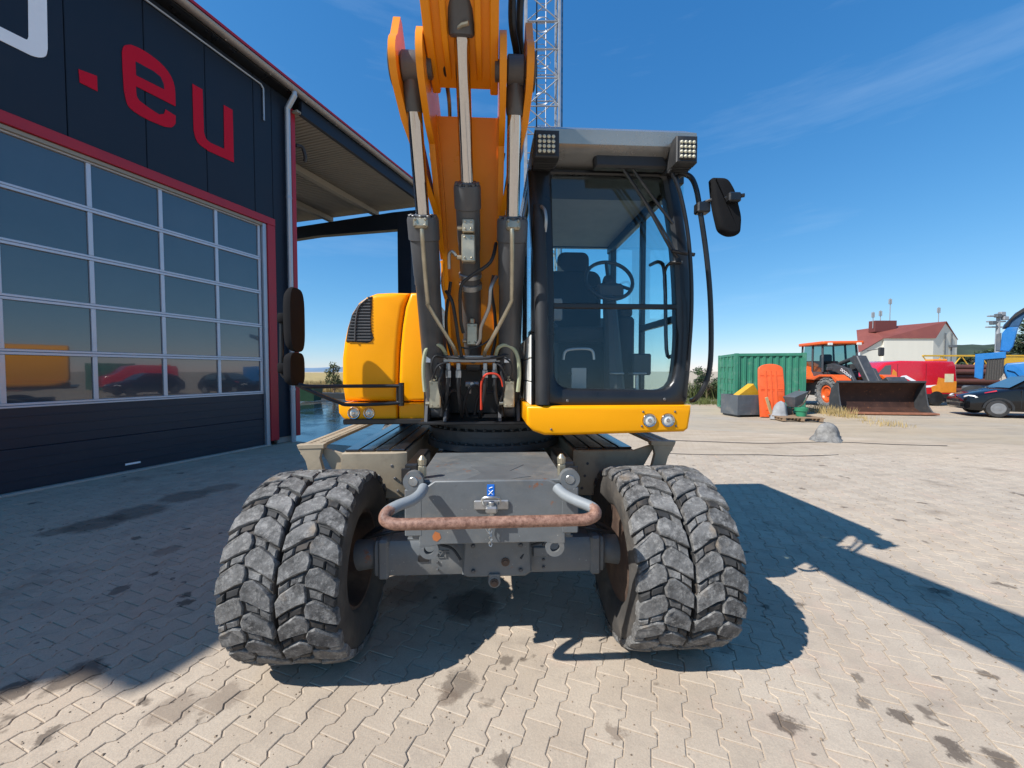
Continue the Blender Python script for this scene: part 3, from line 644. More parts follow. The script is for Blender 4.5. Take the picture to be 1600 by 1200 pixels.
# ---- side boxes, steps
for s in (-1, 1):
    bx_ = MB(); X = Matrix.Scale(s, 4, (1, 0, 0))
    bx_.prism([(.60, .43), (.68, .40), (1.05, .40), (1.05, 2.1), (.60, 2.1)], 'z', .745, 1.075, .008, X=X); bxo = bx_.build('tool_box', M['tan'], exc)
    for k in range(4):
        x0 = .615+k*.108; MB().box(s*x0, s*(x0+.098), .43, 2.08, 1.077, 1.093, .005).build('tread_plank', mat('polished dark plank', (.02, .022, .026), .10, var=.2, spec=.8, dirt=.25, dcol=(.2, .17, .14)) if s < 0 and k == 0 else bpy.data.materials['polished dark plank'], bxo)
    sp = MB(); sp.box(s*1.19, s*1.33, .42, 1.95, 1.11, 1.135, .004); sp.box(s*1.325, s*1.34, .42, 1.95, 1.06, 1.134, .004)
    for k in range(26):
        for q in range(2): sp.cyl((s*(1.225+q*.07), .47+k*.056, 1.134), (s*(1.225+q*.07), .47+k*.056, 1.141), .016, 8, .002)
    spo = sp.build('step_tread', M['tan'], exc)
    br = MB(); br.prism([(1.35, 1.132), (1.345, 1.10), (1.30, 1.02), (1.275, .92), (1.265, .84), (1.17, .84), (1.175, .94), (1.20, 1.04), (1.185, 1.108)], 'y', .405, .44, .004, X=X)
    br.prism([(1.345, 1.105), (1.355, 1.135), (1.17, 1.140), (1.17, 1.108)], 'y', .40, .46, .003, X=X)
    br.prism([(1.05, .80), (1.21, 1.08), (1.21, 1.11), (1.05, 1.06)], 'y', .45, .47, .003, X=X); br.build('step_bracket', M['tan'], exc)
    for k in range(3): MB().cyl((s*(.66+.02*k), .405, .80+.09*k), (s*(.66+.02*k), .396, .80+.09*k), .011, 8).build('bolt', M['dgrey'], exc)

# ---- slewing ring
TC = (.02, 1.25)
rg = MB(); rg.rev((*TC, .99), (*TC, 1.26), [(0, .55), (.02, .60), (.07, .60), (.08, .56), (.13, .56), (.135, .585), (.18, .585), (.19, .53), (.27, .53)], 64)
for k in range(48):
    a = 2*math.pi*k/48
    for r_, z in ((.575, 1.062), (.560, 1.172)): rg.cyl((TC[0]+r_*math.cos(a), TC[1]+r_*math.sin(a), z-.01), (TC[0]+r_*math.cos(a), TC[1]+r_*math.sin(a), z+.016), .013, 6)
rg.build('slewing_ring', M['dgrey'], exc)

# ---- upper frame
BX = -.134                                                   # boom plane
b = MB(); b.box(-1.12, 1.22, .62, 3.6, 1.245, 1.285, .006); b.box(-.52, .26, .44, .70, 1.262, 1.286, .005); b.box(-.50, .24, .95, 1.05, 1.286, 2.0, .01); b.box(-.50, -.46, .55, 1.4, 1.286, 1.75, .008); b.box(.20, .24, .62, 1.4, 1.286, 1.75, .008)
b.build('upper_frame', M['black'], exc)

# ---- engine hood, left of the boom
def hx(px, d=3.0): return (px-800)/FPX*d+.13+.035
def hz(py, d=3.0): return CAM_H-(py-580)/FPX*d
HY = .70
seam = [(640, 457), (632, 480), (627, 510), (623, 550), (621, 590), (621, 628)]
seamL = [(hx(x)-.005, hz(y)) for x, y in seam]; seamR = [(hx(x)+.005, hz(y)) for x, y in seam]
left_poly = [(hx(537), hz(627)), (hx(533), hz(600)), (hx(533.5), hz(560)), (hx(537), hz(535)), (hx(542), hz(512)), (hx(549), hz(490)), (hx(560), hz(473)), (hx(572), hz(464)), (hx(588), hz(458)), (hx(612), hz(456.5))]+seamL
right_poly = [(hx(672), hz(456.5))]+seamR+[(hx(668), hz(628))]
h1 = MB(); h1.prism(left_poly, 'y', HY, 3.5, .045, 5); hood = h1.build('engine_hood', M['yellow'], exc, smooth=50)
h2 = MB(); h2.prism(right_poly, 'y', HY, 3.45, .03, 4); h2.build('hood_door', M['yellow'], hood, smooth=50)
MB().box(hx(600), hx(640), HY+.05, 3.3, 1.3, 2.2, .01).build('hood_lining', M['black'], hood)
gr = [(541.5, 534), (545, 514), (551, 493), (561, 477), (573, 468), (582, 463.5), (582, 480), (580, 500), (581, 518), (584, 528), (580, 534), (574, 536)]
gb = MB(); gb.prism([(hx(x), hz(y)) for x, y in gr], 'y', HY-.006, HY+.03, .004); grille = gb.build('grille', M['plastic'], hood)
gl = MB()
for k in range(15):
    z = hz(533)+k*.0235
    xl = np.interp(z, [hz(534), hz(514), hz(493), hz(477), hz(468)], [hx(542.5), hx(546), hx(552), hx(562), hx(575)]); xr = hx(580)
    if xr-xl > .02: gl.box(xl+.004, xr, HY-.012, HY-.004, z, z+.010, .002)
gl.tube([(hx(556), HY-.014, hz(533)), (hx(558), HY-.014, hz(500)), (hx(563), HY-.014, hz(480)), (hx(575), HY-.014, hz(468))], .006, 6, 4); gl.build('grille_slats', M['dgrey'], grille)
sk = [(hx(530), hz(632)), (hx(530.5), hz(645)), (hx(537), hz(654)), (hx(560), hz(660)), (hx(620), hz(663)), (hx(620), hz(629.5)), (hx(536), hz(629.5))]
k1 = MB(); k1.prism(sk, 'y', HY-.03, 3.5, .02, 3); skirt = k1.build('hood_skirt', M['yellow'], exc, smooth=50)
k2 = MB(); k2.prism([(hx(622.5), hz(663)), (hx(663), hz(663)), (hx(668), hz(630)), (hx(622.5), hz(630))], 'y', HY-.025, 3.4, .015, 3); k2.build('skirt_corner', M['yellow'], skirt, smooth=50)
def headlamp(parent, c, r, ring):
    x, y, z = c; b = MB(); b.mi = 0; b.rev((x, y+.02, z), (x, y-.02, z), [(0, r*1.12), (.026, r*1.12), (.032, r*1.02), (.030, r*.90), (.02, r*.86)], 24)
    b.mi = 1; b.rev((x, y+.012, z), (x, y-.012, z), [(.002, r*.86), (.012, r*.84), (.019, r*.5), (.021, r*.02)], 20)
    b.mi = 0; b.cyl((x, y-.006, z), (x, y-.013, z), r*.30, 10)
    return b.build('headlight', [ring, M['lens']], parent)
headlamp(skirt, (hx(554), HY-.028, hz(645)), .043, M['chrome']); headlamp(skirt, (hx(577.5), HY-.028, hz(645)), .040, M['chrome'])

# ---- left mirror bracket and mirrors
mb = MB(); D = 2.80
mb.tube(Ls((630, 603, 2.93), (600, 603, 2.92), (540, 603.5, 2.85), (486, 604, 2.74), (468, 601, 2.72), (455, 596, 2.70), (444, 588, 2.70), (440, 578, 2.70), (440, 540, 2.70), (440, 492, 2.70)), .014, 8, 4)
mb.tube(Ls((630, 629, 2.93), (600, 631, 2.91), (545, 632.5, 2.86), (530, 629, 2.84), (500, 617, 2.78), (470, 604, 2.72), (456, 596, 2.70)), .014, 8, 4)
a1, a2 = L(627, 598, 2.935), L(627, 634, 2.935); mb.tube([a1, a2], .022, 8); a1, a2 = L(621, 602, 2.95), L(621, 630, 2.95); mb.tube([a1, a2], .010, 8)
mbr = mb.build('mirror_bracket', M['black'], exc)
for (y0, y1, xw, nm) in ((451, 549, 24, 'mirror'), (551, 602, 20, 'wide_angle_mirror')):
    ym = (y0+y1)/2; c = L(458, ym, 2.70); hh = (y1-y0)/2/FPX*2.70; hw_ = xw/FPX*2.70*.5
    rr = MB()
    # convex shell seen almost edge on: rings from the rim (glass side, away) to the domed back
    for sgn in (0,):
        rings = []
        for tt, dx in ((1.0, .052), (1.02, .030), (.99, .0), (.88, -.035), (.60, -.058), (.2, -.066)):
            rings.append([(c.x+dx*.62, c.y+.10*tt*math.copysign(abs(math.cos(a))**.55, math.cos(a)), c.z+hh*tt*math.copysign(abs(math.sin(a))**.55, math.sin(a))) for a in [2*math.pi*k/28 for k in range(28)]])
        rr.loft(rings)
    rr.box(c.x-.095, c.x-.03, c.y-.03, c.y+.03, c.z-.035+hh*.05, c.z+.035+hh*.05, .008)
    mo = rr.build(nm, M['mirror_black'], mbr, smooth=50)

# ---- boom, ears, cylinders
def D(d): return d-2.355                                     # depth in the place to machine y
def pr(pts): return [(D(d), z) for d, z in pts]
lb = MB()
st_ = [((2.94, 1.70), (3.35, 1.66), .165), ((2.90, 1.82), (3.42, 1.87), .178), ((2.80, 2.20), (3.34, 2.33), .182), ((2.62, 2.68), (3.12, 2.85), .182), ((2.45, 3.0), (2.92, 3.22), .19), ((2.36, 3.16), (2.80, 3.42), .20)]
lb.loft([[(BX-hw, D(f_[0]), f_[1]), (BX+hw, D(f_[0]), f_[1]), (BX+hw, D(k_[0]), k_[1]), (BX-hw, D(k_[0]), k_[1])] for f_, k_, hw in st_]); boom = lb.build('boom', M['orange'], exc, smooth=20)
fl = MB()                                                    # weld flanges along the front edges
for s in (-1, 1):
    fl.loft([[(BX+s*(hw+.012), D(f_[0])-.022, f_[1]-.006), (BX+s*(hw-.022), D(f_[0])-.022, f_[1]-.006), (BX+s*(hw-.022), D(f_[0])+.02, f_[1]+.004), (BX+s*(hw+.012), D(f_[0])+.02, f_[1]+.004)] for f_, k_, hw in st_])
fl.build('flange', M['orange'], boom, smooth=20)
pivot = (2.05, 3.20)
def cheek(off0, off1, th, pts, name, xs=1, m=None):
    # plate in the boom's plane whose sideways offset grows from off0 low to off1 at the pivot
    zs = [p[1] for p in pts]; z0, z1 = min(zs), 3.08
    def ox(z): t = max(0, min(1, (z-z0)/(z1-z0))); t = t*t*(3-2*t); return off0+(off1-off0)*t
    A = [(BX+xs*(ox(z)-th/2), D(d), z) for d, z in pts]; B = [(BX+xs*(ox(z)+th/2), D(d), z) for d, z in pts]
    b = MB(); b.loft([A, B]); return b.build(name, m or M['orange'], boom, smooth=25)
arc = [(pivot[0]+.115*math.cos(R(a)), pivot[1]+.115*math.sin(R(a))) for a in range(-150, 100, 25)]
def arcp(r, a0, a1, n=8): return [(pivot[0]+r*math.cos(R(a0+(a1-a0)*i/(n-1))), pivot[1]+r*math.sin(R(a0+(a1-a0)*i/(n-1)))) for i in range(n)]
inner = [(2.72, 2.42), (2.85, 2.55), (2.80, 2.95), (2.62, 3.25), (2.35, 3.40)]+arcp(.16, 75, 250, 9)+[(2.12, 2.98), (2.28, 2.95), (2.44, 2.75), (2.58, 2.55)]
outer = [(2.60, 2.60), (2.72, 2.75), (2.60, 3.10), (2.35, 3.32), (2.17, 3.35)]+[(2.08, 3.44), (2.04, 3.44), (1.98, 3.31)]+arcp(.125, 130, 255, 8)+[(2.15, 3.0), (2.34, 2.82), (2.48, 2.66)]
for s in (-1, 1):
    cheek(.195, .200, .034, inner, 'cheek_plate', s); cheek(.205, .335, .036, outer, 'ear_plate', s)
    pin = MB(); pin.cyl((BX+s*.16, D(pivot[0]), pivot[1]), (BX+s*.365, D(pivot[0]), pivot[1]), .048, 18); pin.cyl((BX+s*.352, D(pivot[0]), pivot[1]), (BX+s*.368, D(pivot[0]), pivot[1]), .085, 20); pin.build('pin', M['dgrey'], boom)
# second boom section, over the camera, with the stick behind
ub = MB(); up_pts = [(2.17, 3.19), (2.24, 3.28), (2.24, 3.42), (2.0, 3.64), (1.4, 3.84), (.4, 4.10), (-1.6, 4.34), (-2.0, 4.30), (-2.0, 4.08), (-1.6, 4.0), (.4, 3.64), (1.3, 3.44), (1.70, 3.40), (1.92, 3.26)]
ub.prism(pr(up_pts), 'x', BX-.165, BX+.165, .008); ubo = ub.build('upper_boom', M['orange'], exc, smooth=20)
for s in (-1, 1):
    MB().prism(pr([(2.185, 3.17), (2.25, 3.26), (2.21, 3.38), (2.02, 3.46), (1.75, 3.50), (1.70, 3.38), (1.90, 3.24)]), 'x', BX+s*.135, BX+s*.178, .005).build('boom_rib', M['orange'], ubo)
    MB().prism(pr([(2.12, 3.20), (2.16, 3.25), (1.75, 3.44), (1.70, 3.37), (1.90, 3.235)]), 'x', BX+s*.065, BX+s*.095, .004).build('boom_lug', M['orange'], ubo)
sk_ = MB(); sk_.prism(pr([(-1.85, 4.45), (-2.15, 4.4), (-2.85, 1.3), (-2.70, 1.2), (-2.2, 3.0)]), 'x', BX-.13, BX+.13, .01); sk_.build('stick', M['orange'], exc, smooth=20)
# cylinders
def cylinder(name, x, foot, top, barrel_end, rb, rr_, eye_w, collar=True):
    f_ = Vector((x, D(foot[0]), foot[1])); t_ = Vector((x, D(top[0]), top[1])); u = (t_-f_).normalized(); Ln = (t_-f_).length; be = Ln*barrel_end
    b = MB(); b.rev(f_, t_, [(.0, rb*.55), (.06, rb*.8), (.10, rb*.97), (.13, rb), (be*.70, rb), (be*.705, rb*1.05), (be*.74, rb*1.05), (be*.745, rb*1.08), (be-.13, rb*1.10), (be-.125, rb*1.20), (be-.015, rb*1.20), (be, rb*1.14), (be+.001, rb*.7)], 28)
    ob = b.build(name, M['dgrey'], exc)
    side = Vector((1, 0, 0)); up_ = u.cross(side).normalized()
    c = MB()
    for k in range(10):
        a = 2*math.pi*(k+.5)/10; q = f_+u*be+(side*math.cos(a)+up_*math.sin(a))*rb*.93; c.cyl(q-u*.01, q+u*.014, .013, 6)
    c.rev(f_+u*(be-.002), f_+u*(be+.02), [(0, rr_*1.5), (.012, rr_*1.45), (.018, rr_*1.05)], 20)
    c.build('gland', M['dgrey'], ob)
    r = MB(); r.cyl(f_+u*(be-.05), t_-u*.09, rr_, 24, .002); r.build('rod', M['chrome'], ob)
    e = MB(); e.rev(t_-u*.19, t_, [(0, rr_*1.06), (.012, rr_*1.16), (.08, rr_*1.26), (.11, rr_*1.2), (.19, rr_*.9)], 20); e.rev(t_-side*eye_w, t_+side*eye_w, [(0, rr_*1.55), (.006, rr_*1.75), (2*eye_w-.006, rr_*1.75), (2*eye_w, rr_*1.55)], 22); e.build('rod_eye', M['dgrey'], ob)
    e = MB(); e.rev(f_-side*eye_w*1.1, f_+side*eye_w*1.1, [(0, rb*.7), (.006, rb*.8), (2.2*eye_w-.006, rb*.8), (2.2*eye_w, rb*.7)], 20); e.build('foot_eye', M['dgrey'], ob)
    return ob, f_, u, be
CF, CT = (2.93, 1.36), pivot
for s in (-1, 1):
    ob, f_, u, be = cylinder('lift_cylinder', BX+s*.267, CF, CT, .655, .078, .040, .044)
    stk = MB(); q = f_+u*.42+Vector((s*-.0+(-.03 if s < 0 else -.02), -.079, .0)); stk.box(q.x-.02, q.x+.02, q.y-.004, q.y, q.z-.03, q.z+.03, .001); stk.build('sticker', M['letter_white'], ob)
    fl_ = MB(); q = f_+u*(be-.07); fl_.box(q.x-.042, q.x+.042, q.y-.118, q.y-.06, q.z-.028, q.z+.028, .01); [fl_.cyl((q.x+i*.029, q.y-.112, q.z+j*.017), (q.x+i*.029, q.y-.128, q.z+j*.017), .008, 6) for i in (-1, 1) for j in (-1, 1)]; fl_.build('port_flange', M['zinc'], ob)
    pth = Ls((659.5, 358, 2.20), (660, 372, 2.21), (662, 400, 2.26), (668, 468, 2.38), (672, 482, 2.42), (705, 536, 2.56), (711, 548, 2.62), (713, 558, 2.68)) if s < 0 else Ls((800, 358, 2.24), (800, 372, 2.25), (800, 420, 2.33), (799.5, 462, 2.40), (796, 478, 2.43), (764, 538, 2.58), (758, 549, 2.64), (757, 558, 2.70))
    MB().tube(pth, .0125, 10, 4).build('hydraulic_line', M['zinc'], ob)
    cb = MB()
    for o in (-.068, .068):
        cb.prism([(D(2.80), 1.285), (D(2.84), 1.40), (D(2.88), 1.45), (D(2.96), 1.46), (D(3.02), 1.41), (D(3.08), 1.285)], 'x', BX+s*.267+o-.012, BX+s*.267+o+.012, .003)
        cb.cyl((BX+s*.267+o-.016, D(2.93), 1.36), (BX+s*.267+o+.016, D(2.93), 1.36), .062, 18)
    cb.build('cylinder_bracket', M['dgrey'], exc)
mo, f_, u, be = cylinder('adjusting_cylinder', BX+.0, (3.00, 1.70), (1.62, 3.70), .515, .066, .038, .05)
hd = MB(); q = f_+u*((Vector((BX, D(1.62), 3.70))-f_).length-.42); hd.rev(q-u*.12, q+u*.36, [(0, .050), (.01, .062), (.06, .066), (.10, .070), (.48, .074)], 20); hd.build('rod_head', M['dgrey'], mo)
fit = MB(); q = L(716, 44, 1.86); fit.tube([q, q+Vector((.02, -.02, 0)), q+Vector((.05, -.03, 0))], .010, 8); fit.tube(Ls((694, 0, 1.84), (698, 20, 1.86), (706, 40, 1.87), (716, 44, 1.87)), .006, 6, 4); fit.build('grease_fitting', M['zinc'], mo)
# valve blocks with fittings on the adjusting cylinder and the lift cylinders
def block(px0, px1, py0, py1, d, m, name, parent, dep=.06):
    a = L(px0, py1, d); c = L(px1, py0, d); b = MB(); b.box(a.x, c.x, a.y, a.y+dep, a.z, c.z, .006)
    w = (c.x-a.x)
    for i in (.25, .75):
        b.cyl((a.x+w*i, a.y+.002, a.z+w*.25), (a.x+w*i, a.y-.006, a.z+w*.25), .007, 6); b.cyl((a.x+w*i, a.y+.002, c.z-w*.25), (a.x+w*i, a.y-.006, c.z-w*.25), .007, 6)
    b.cyl(((a.x+c.x)/2, a.y+dep/2, c.z), ((a.x+c.x)/2, a.y+dep/2, c.z+.035), .016, 8); b.cyl((a.x, a.y+dep/2, a.z+.03), (a.x-.03, a.y+dep/2, a.z+.03), .014, 8)
    return b.build(name, m, parent)
block(721, 742, 365, 408, 2.33, M['zinc'], 'valve_block', exc); block(722, 741, 341, 362, 2.31, M['zinc'], 'valve_block', exc, .05)
block(729, 746, 505, 539, 2.66, M['zinc'], 'valve_block', exc); block(670.5, 688, 595, 638, 2.68, M['zinc'], 'valve_block', exc); block(787, 804, 595, 637, 2.70, M['zinc'], 'valve_block', exc)
MB().rev(f_+u*.62, f_+u*.66, [(0, .070), (.002, .076), (.036, .076), (.04, .070)], 24).rev(f_+u*.70, f_+u*.73, [(0, .070), (.002, .075), (.026, .075), (.03, .070)], 24).build('hose_clamp', M['steel'], mo)
mf = MB(); a = L(668, 566, 2.70); c = L(805, 555, 2.70); mf.box(a.x, c.x, a.y, a.y+.04, a.z, c.z, .004)
for px in (700, 716, 758, 773): q = L(px, 566, 2.69); mf.cyl((q.x, q.y+.02, q.z-.004), (q.x, q.y+.02, q.z-.055), .017, 8); mf.cyl((q.x, q.y+.02, q.z-.055), (q.x, q.y+.02, q.z-.11), .021, 6); mf.cyl((q.x, q.y+.02, q.z-.11), (q.x, q.y+.02, q.z-.17), .015, 10)
mf.build('hose_manifold', M['steel'], exc)
def hose(pts, r, m, name='hose', smooth=5): return MB().tube(Ls(*pts), r, 8, smooth).build(name, m, exc)
for px, q in ((700, 690), (716, 722), (758, 750), (773, 785)): hose([(px, 590, 2.70), (px+(q-px)*.1, 612, 2.71), (px+(q-px)*.5, 634, 2.76), (q, 652, 2.9)], .014, M['rubber'])
hose([(664, 612, 2.66), (662, 590, 2.65), (662, 566, 2.64), (666, 547, 2.63), (678, 538, 2.62), (690, 542, 2.64), (697, 554, 2.69)], .0135, M['greenhose'])
hose([(775, 554, 2.70), (779, 543, 2.66), (791, 539, 2.64), (804, 547, 2.65), (810, 564, 2.66), (811, 590, 2.68), (809, 612, 2.69)], .0135, M['greenhose'])
hose([(752, 640, 2.74), (752, 615, 2.72), (753, 596, 2.70), (760, 585, 2.68), (774, 584, 2.68), (783, 592, 2.69), (786, 604, 2.70)], .008, M['redhose'])
hose([(670, 556, 2.66), (690, 557, 2.65), (730, 560, 2.64), (770, 559, 2.64), (797, 553, 2.67)], .010, M['rubber'])
hose([(680, 592, 2.66), (674, 575, 2.63), (680, 556, 2.62), (700, 560, 2.66)], .007, M['rubber']); hose([(676, 592, 2.66), (684, 572, 2.62), (700, 566, 2.64)], .007, M['rubber'])
hose([(797, 592, 2.68), (800, 572, 2.64), (790, 560, 2.64), (776, 562, 2.68)], .007, M['rubber']); hose([(792, 592, 2.68), (784, 574, 2.64), (774, 566, 2.66)], .007, M['rubber'])
hose([(697, 455, 2.55), (706, 470, 2.52), (712, 500, 2.56), (716, 530, 2.60), (722, 560, 2.66)], .011, M['rubber'])
hose([(775, 380, 2.45), (766, 410, 2.40), (735, 432, 2.42), (720, 450, 2.44), (720, 500, 2.55), (724, 520, 2.6)], .011, M['rubber'])
hose([(776, 432, 2.52), (767, 450, 2.48), (764, 480, 2.52), (752, 510, 2.58), (750, 530, 2.62), (745, 538, 2.64)], .012, M['steel'])
hose([(702, 420, 2.46), (702, 398, 2.42), (707, 393, 2.40), (713, 400, 2.40)], .010, M['steel'])
hose([(697, 467, 2.60), (692, 445, 2.58), (692, 415, 2.56), (690, 408, 2.56)], .012, M['orange'], 'boom_pipe')
hose([(775, 520, 2.66), (762, 533, 2.64), (750, 540, 2.64), (735, 545, 2.66), (718, 542, 2.66)], .006, M['rubber'])
for (pts, r_) in (([(802, -40, 2.0), (800, 20, 2.06), (802, 50, 2.10), (808, 90, 2.18), (806, 150, 2.35)], .020), ([(816, -40, 2.02), (812, 20, 2.08), (812, 60, 2.14), (816, 95, 2.22), (812, 150, 2.4)], .020), ([(684, 0, 1.98), (688, 50, 2.02), (694, 100, 2.05), (699, 135, 2.2), (702, 160, 2.45), (703, 185, 2.6)], .012), ([(664, 0, 2.05), (663, 30, 2.08), (665, 55, 2.12)], .012)): hose(pts, r_, M['rubber'], 'boom_hose')
for (pts, r_) in (([(672, 240, 2.75), (676, 258, 2.74), (682, 270, 2.74)], .008), ([(788, 240, 2.75), (784, 262, 2.74), (780, 275, 2.74)], .008)): hose(pts, r_, M['rubber'], 'boom_hose')
# the tangle of hoses at the boom foot
for pts, r_ in (([(706, 556, 2.72), (699, 528, 2.70), (697, 495, 2.66), (701, 462, 2.62), (704, 440, 2.60)], .011), ([(768, 556, 2.74), (774, 528, 2.72), (773, 490, 2.66), (768, 455, 2.60), (771, 430, 2.58)], .011),
                ([(690, 650, 2.80), (695, 625, 2.78), (708, 610, 2.80), (722, 622, 2.84), (730, 650, 2.9)], .013), ([(786, 650, 2.82), (780, 622, 2.80), (765, 612, 2.82), (748, 620, 2.86), (742, 648, 2.9)], .013),
                ([(722, 650, 2.86), (728, 620, 2.82), (737, 604, 2.80), (748, 606, 2.82), (752, 630, 2.86)], .010), ([(683, 566, 2.68), (690, 580, 2.66), (686, 600, 2.66), (692, 630, 2.72)], .009), ([(790, 566, 2.70), (783, 580, 2.68), (788, 604, 2.68), (780, 634, 2.74)], .009)): hose(pts, r_, M['rubber'])
vb = MB(); q = L(738, 600, 2.86); vb.cyl((q.x-.05, q.y, q.z), (q.x+.05, q.y, q.z), .022, 8); vb.cyl((q.x, q.y-.04, q.z), (q.x, q.y+.03, q.z), .018, 6); vb.cyl((q.x-.02, q.y, q.z-.07), (q.x-.02, q.y, q.z), .014, 8); vb.build('pipe_coupling', M['steel'], exc)

# ---- cab
CY = 2.42
def cx(px, d=CY): return (px-800)/FPX*d+.13+(d-2.355)*math.sin(EY)
def cz(py, d=CY): return CAM_H-(py-580)/FPX*d
def lean(z): return D(CY)+.045*max(0, z-1.45)
CXL, CXR, CB = cx(832), cx(1088), 1.62                      # left, right, length of the cab
base = [(cx(822), cz(634)), (cx(822), cz(662)), (cx(832), cz(673)), (cx(850), cz(679.5)), (cx(880), cz(680)), (cx(1072), cz(676)), (cx(1079), cz(671)), (cx(1083), cz(645)), (cx(1083), cz(634))]
cb = MB(); cb.prism(base, 'y', D(CY)-.05, D(CY)+1.75, .022, 4); cbase = cb.build('cab_base', M['yellow'], exc, smooth=50)
headlamp(cbase, (cx(1020, 2.37), D(2.37)+.0, cz(658.5, 2.37)), .040, M['chrome']); headlamp(cbase, (cx(1050, 2.37), D(2.37)+.0, cz(658.5, 2.37)), .040, M['chrome'])
for px, py in ((862, 672), (1010, 645), (1062, 645), (1064, 668), (1008, 668)): q = (cx(px, 2.37), D(2.37)-.0, cz(py, 2.37)); MB().cyl((q[0], q[1]+.01, q[2]), (q[0], q[1]-.006, q[2]), .007, 8).build('bolt', M['dgrey'], cbase)
# front frame: a rounded ring
def ringpts(pts, n=4):
    # pts: (px, py, corner radius px) -> rounded polygon
    o = []
    m = len(pts)
    for i, (x, y, r) in enumerate(pts):
        p = Vector((x, y)); a = Vector(pts[i-1][:2])-p; c = Vector(pts[(i+1) % m][:2])-p
        a.normalize(); c.normalize()
        for k in range(n+1):
            t = k/n; q0 = p+a*r; q1 = p+c*r; o.append((q0*(1-t)+p*t)*(1-t)+(p*(1-t)+q1*t)*t)
    return o
outer_px = ringpts([(826, 258, 6), (836, 450, 60), (838, 637, 6), (1082, 637, 14), (1093, 540, 40), (1091, 420, 50), (1080, 330, 40), (1066, 258, 6)])
inner_px = ringpts([(864, 264, 8), (868, 450, 60), (868, 607, 26), (1058, 611, 26), (1069, 540, 40), (1067, 420, 50), (1058, 330, 40), (1046, 264, 8)])
def ring_frame(outer, inner, th, x=cx, z=cz, y=lean, bulge=.012):
    b = MB(); n = len(outer)
    O = [(x(p[0]), z(p[1])) for p in outer]; I = [(x(p[0]), z(p[1])) for p in inner]
    O2 = inset(O, .02); I2 = inset(I, -.02)
    if (Vector(O2[0])-Vector(O[0])).length > 1: O2 = O
    f0 = [(p[0], y(p[1])+.015, p[1]) for p in O]; f1 = [(p[0], y(p[1]), p[1]) for p in O2]; f2 = [(p[0], y(p[1]), p[1]) for p in I2]; f3 = [(p[0], y(p[1])+.02, p[1]) for p in I]
    k3 = [(p[0], y(p[1])+th, p[1]) for p in I]; k0 = [(p[0], y(p[1])+th, p[1]) for p in O]
    b.loft([f0, f1, f2, f3, k3, k0], caps=False, closed=True); return b
cab = ring_frame(outer_px, inner_px, .085).build('cab', M['black'], exc, smooth=45)
ws = MB(); I = [(cx(p[0]), cz(p[1])) for p in inner_px]; I = inset(I, -.008)
ws.loft([[(p[0], lean(p[1])+.026, p[1]) for p in I], [(p[0], lean(p[1])+.031, p[1]) for p in I]]); ws.build('windscreen', M['windscreen'], cab, smooth=0)
MB().box(cx(866), cx(1070), lean(2.07)+.018, lean(2.07)+.05, cz(479.5), cz(471.5), .004).build('windscreen_bar', M['black'], cab)
for px, py in ((888, 627), (1045, 625)): MB().cyl((cx(px), lean(1.45)+.004, cz(py)), (cx(px), lean(1.45)-.004, cz(py)), .010, 10).build('bolt', M['dgrey'], cab)
# left corner cover: thick rounded pillar cover in front of the left post
pc = MB(); pc.tube([(cx(840), lean(2.7)-.005, cz(318)), (cx(842.5), lean(2.6)-.022, cz(345)), (cx(846), lean(2.2)-.022, cz(450)), (cx(848), lean(1.7)-.020, cz(560)), (cx(848), lean(1.5)-.015, cz(632))], [.022, .040, .043, .045, .046], 14); pc.build('corner_cover', M['plastic'], cab, smooth=60)
gh = MB(); gh.tube([(cx(846), lean(2.7)-.03, cz(322)), (cx(851), lean(2.7)-.05, cz(330)), (cx(853), lean(2.7)-.055, cz(345)), (cx(852), lean(2.6)-.03, cz(362))], .011, 8, 4); gh.build('grab_handle', M['steel'], cab)
# body of the cab behind the front: sides, back, floor
YF, YB = D(CY)+.085, D(CY)+CB
ZR = 3.03
def side_profile(z): return .0
s = MB()                                                     # left side: lower wall, posts, rails
s.box(CXL, CXL+.05, YF, YB, 1.43, 1.90, .008); s.box(CXL+.002, CXL+.05, YF, YF+.06, 1.90, 2.93, .006); s.box(CXL+.002, CXL+.05, YF+.72, YF+.79, 1.90, 2.93, .006); s.box(CXL+.002, CXL+.06, YB-.09, YB, 1.90, 2.93, .006); s.box(CXL+.004, CXL+.06, YF, YB, 2.88, 2.99, .008)
s.box(CXR-.05, CXR, YF, YB, 1.43, 1.50, .008); s.box(CXR-.06, CXR, YB-.09, YB, 1.50, 2.93, .006); s.box(CXR-.075, CXR-.02, YF, YB, 2.87, 2.99, .008); s.box(CXR-.045, CXR-.005, YF+.66, YF+.71, 1.50, 2.90, .006)
s.box(CXR-.045, CXR-.006, YF, YF+.68, 1.98, 2.03, .006)
s.box(CXL+.05, CXR-.05, YB-.06, YB-.005, 1.43, 2.20, .008); s.box(CXL+.05, CXR-.05, YB-.06, YB-.005, 2.92, 2.99, .008); s.box(CXL+.04, CXR-.04, YF, YB, 1.43, 1.47, .005)
s.build('cab_shell', M['black'], cab)
for k in range(3): MB().box(CXL-.012, CXL-.001, YF-.07, YF+.85, 1.435+k*.15, 1.58+k*.15, .006).build('side_panel', M['white'], cab)
MB().box(CXL+.02, CXL+.026, YF+.06, YF+.72, 1.90, 2.88, .001).build('side_window', M['cab_glass'], cab); MB().box(CXL+.02, CXL+.026, YF+.79, YB-.09, 1.90, 2.88, .001).build('side_window', M['cab_glass'], cab)
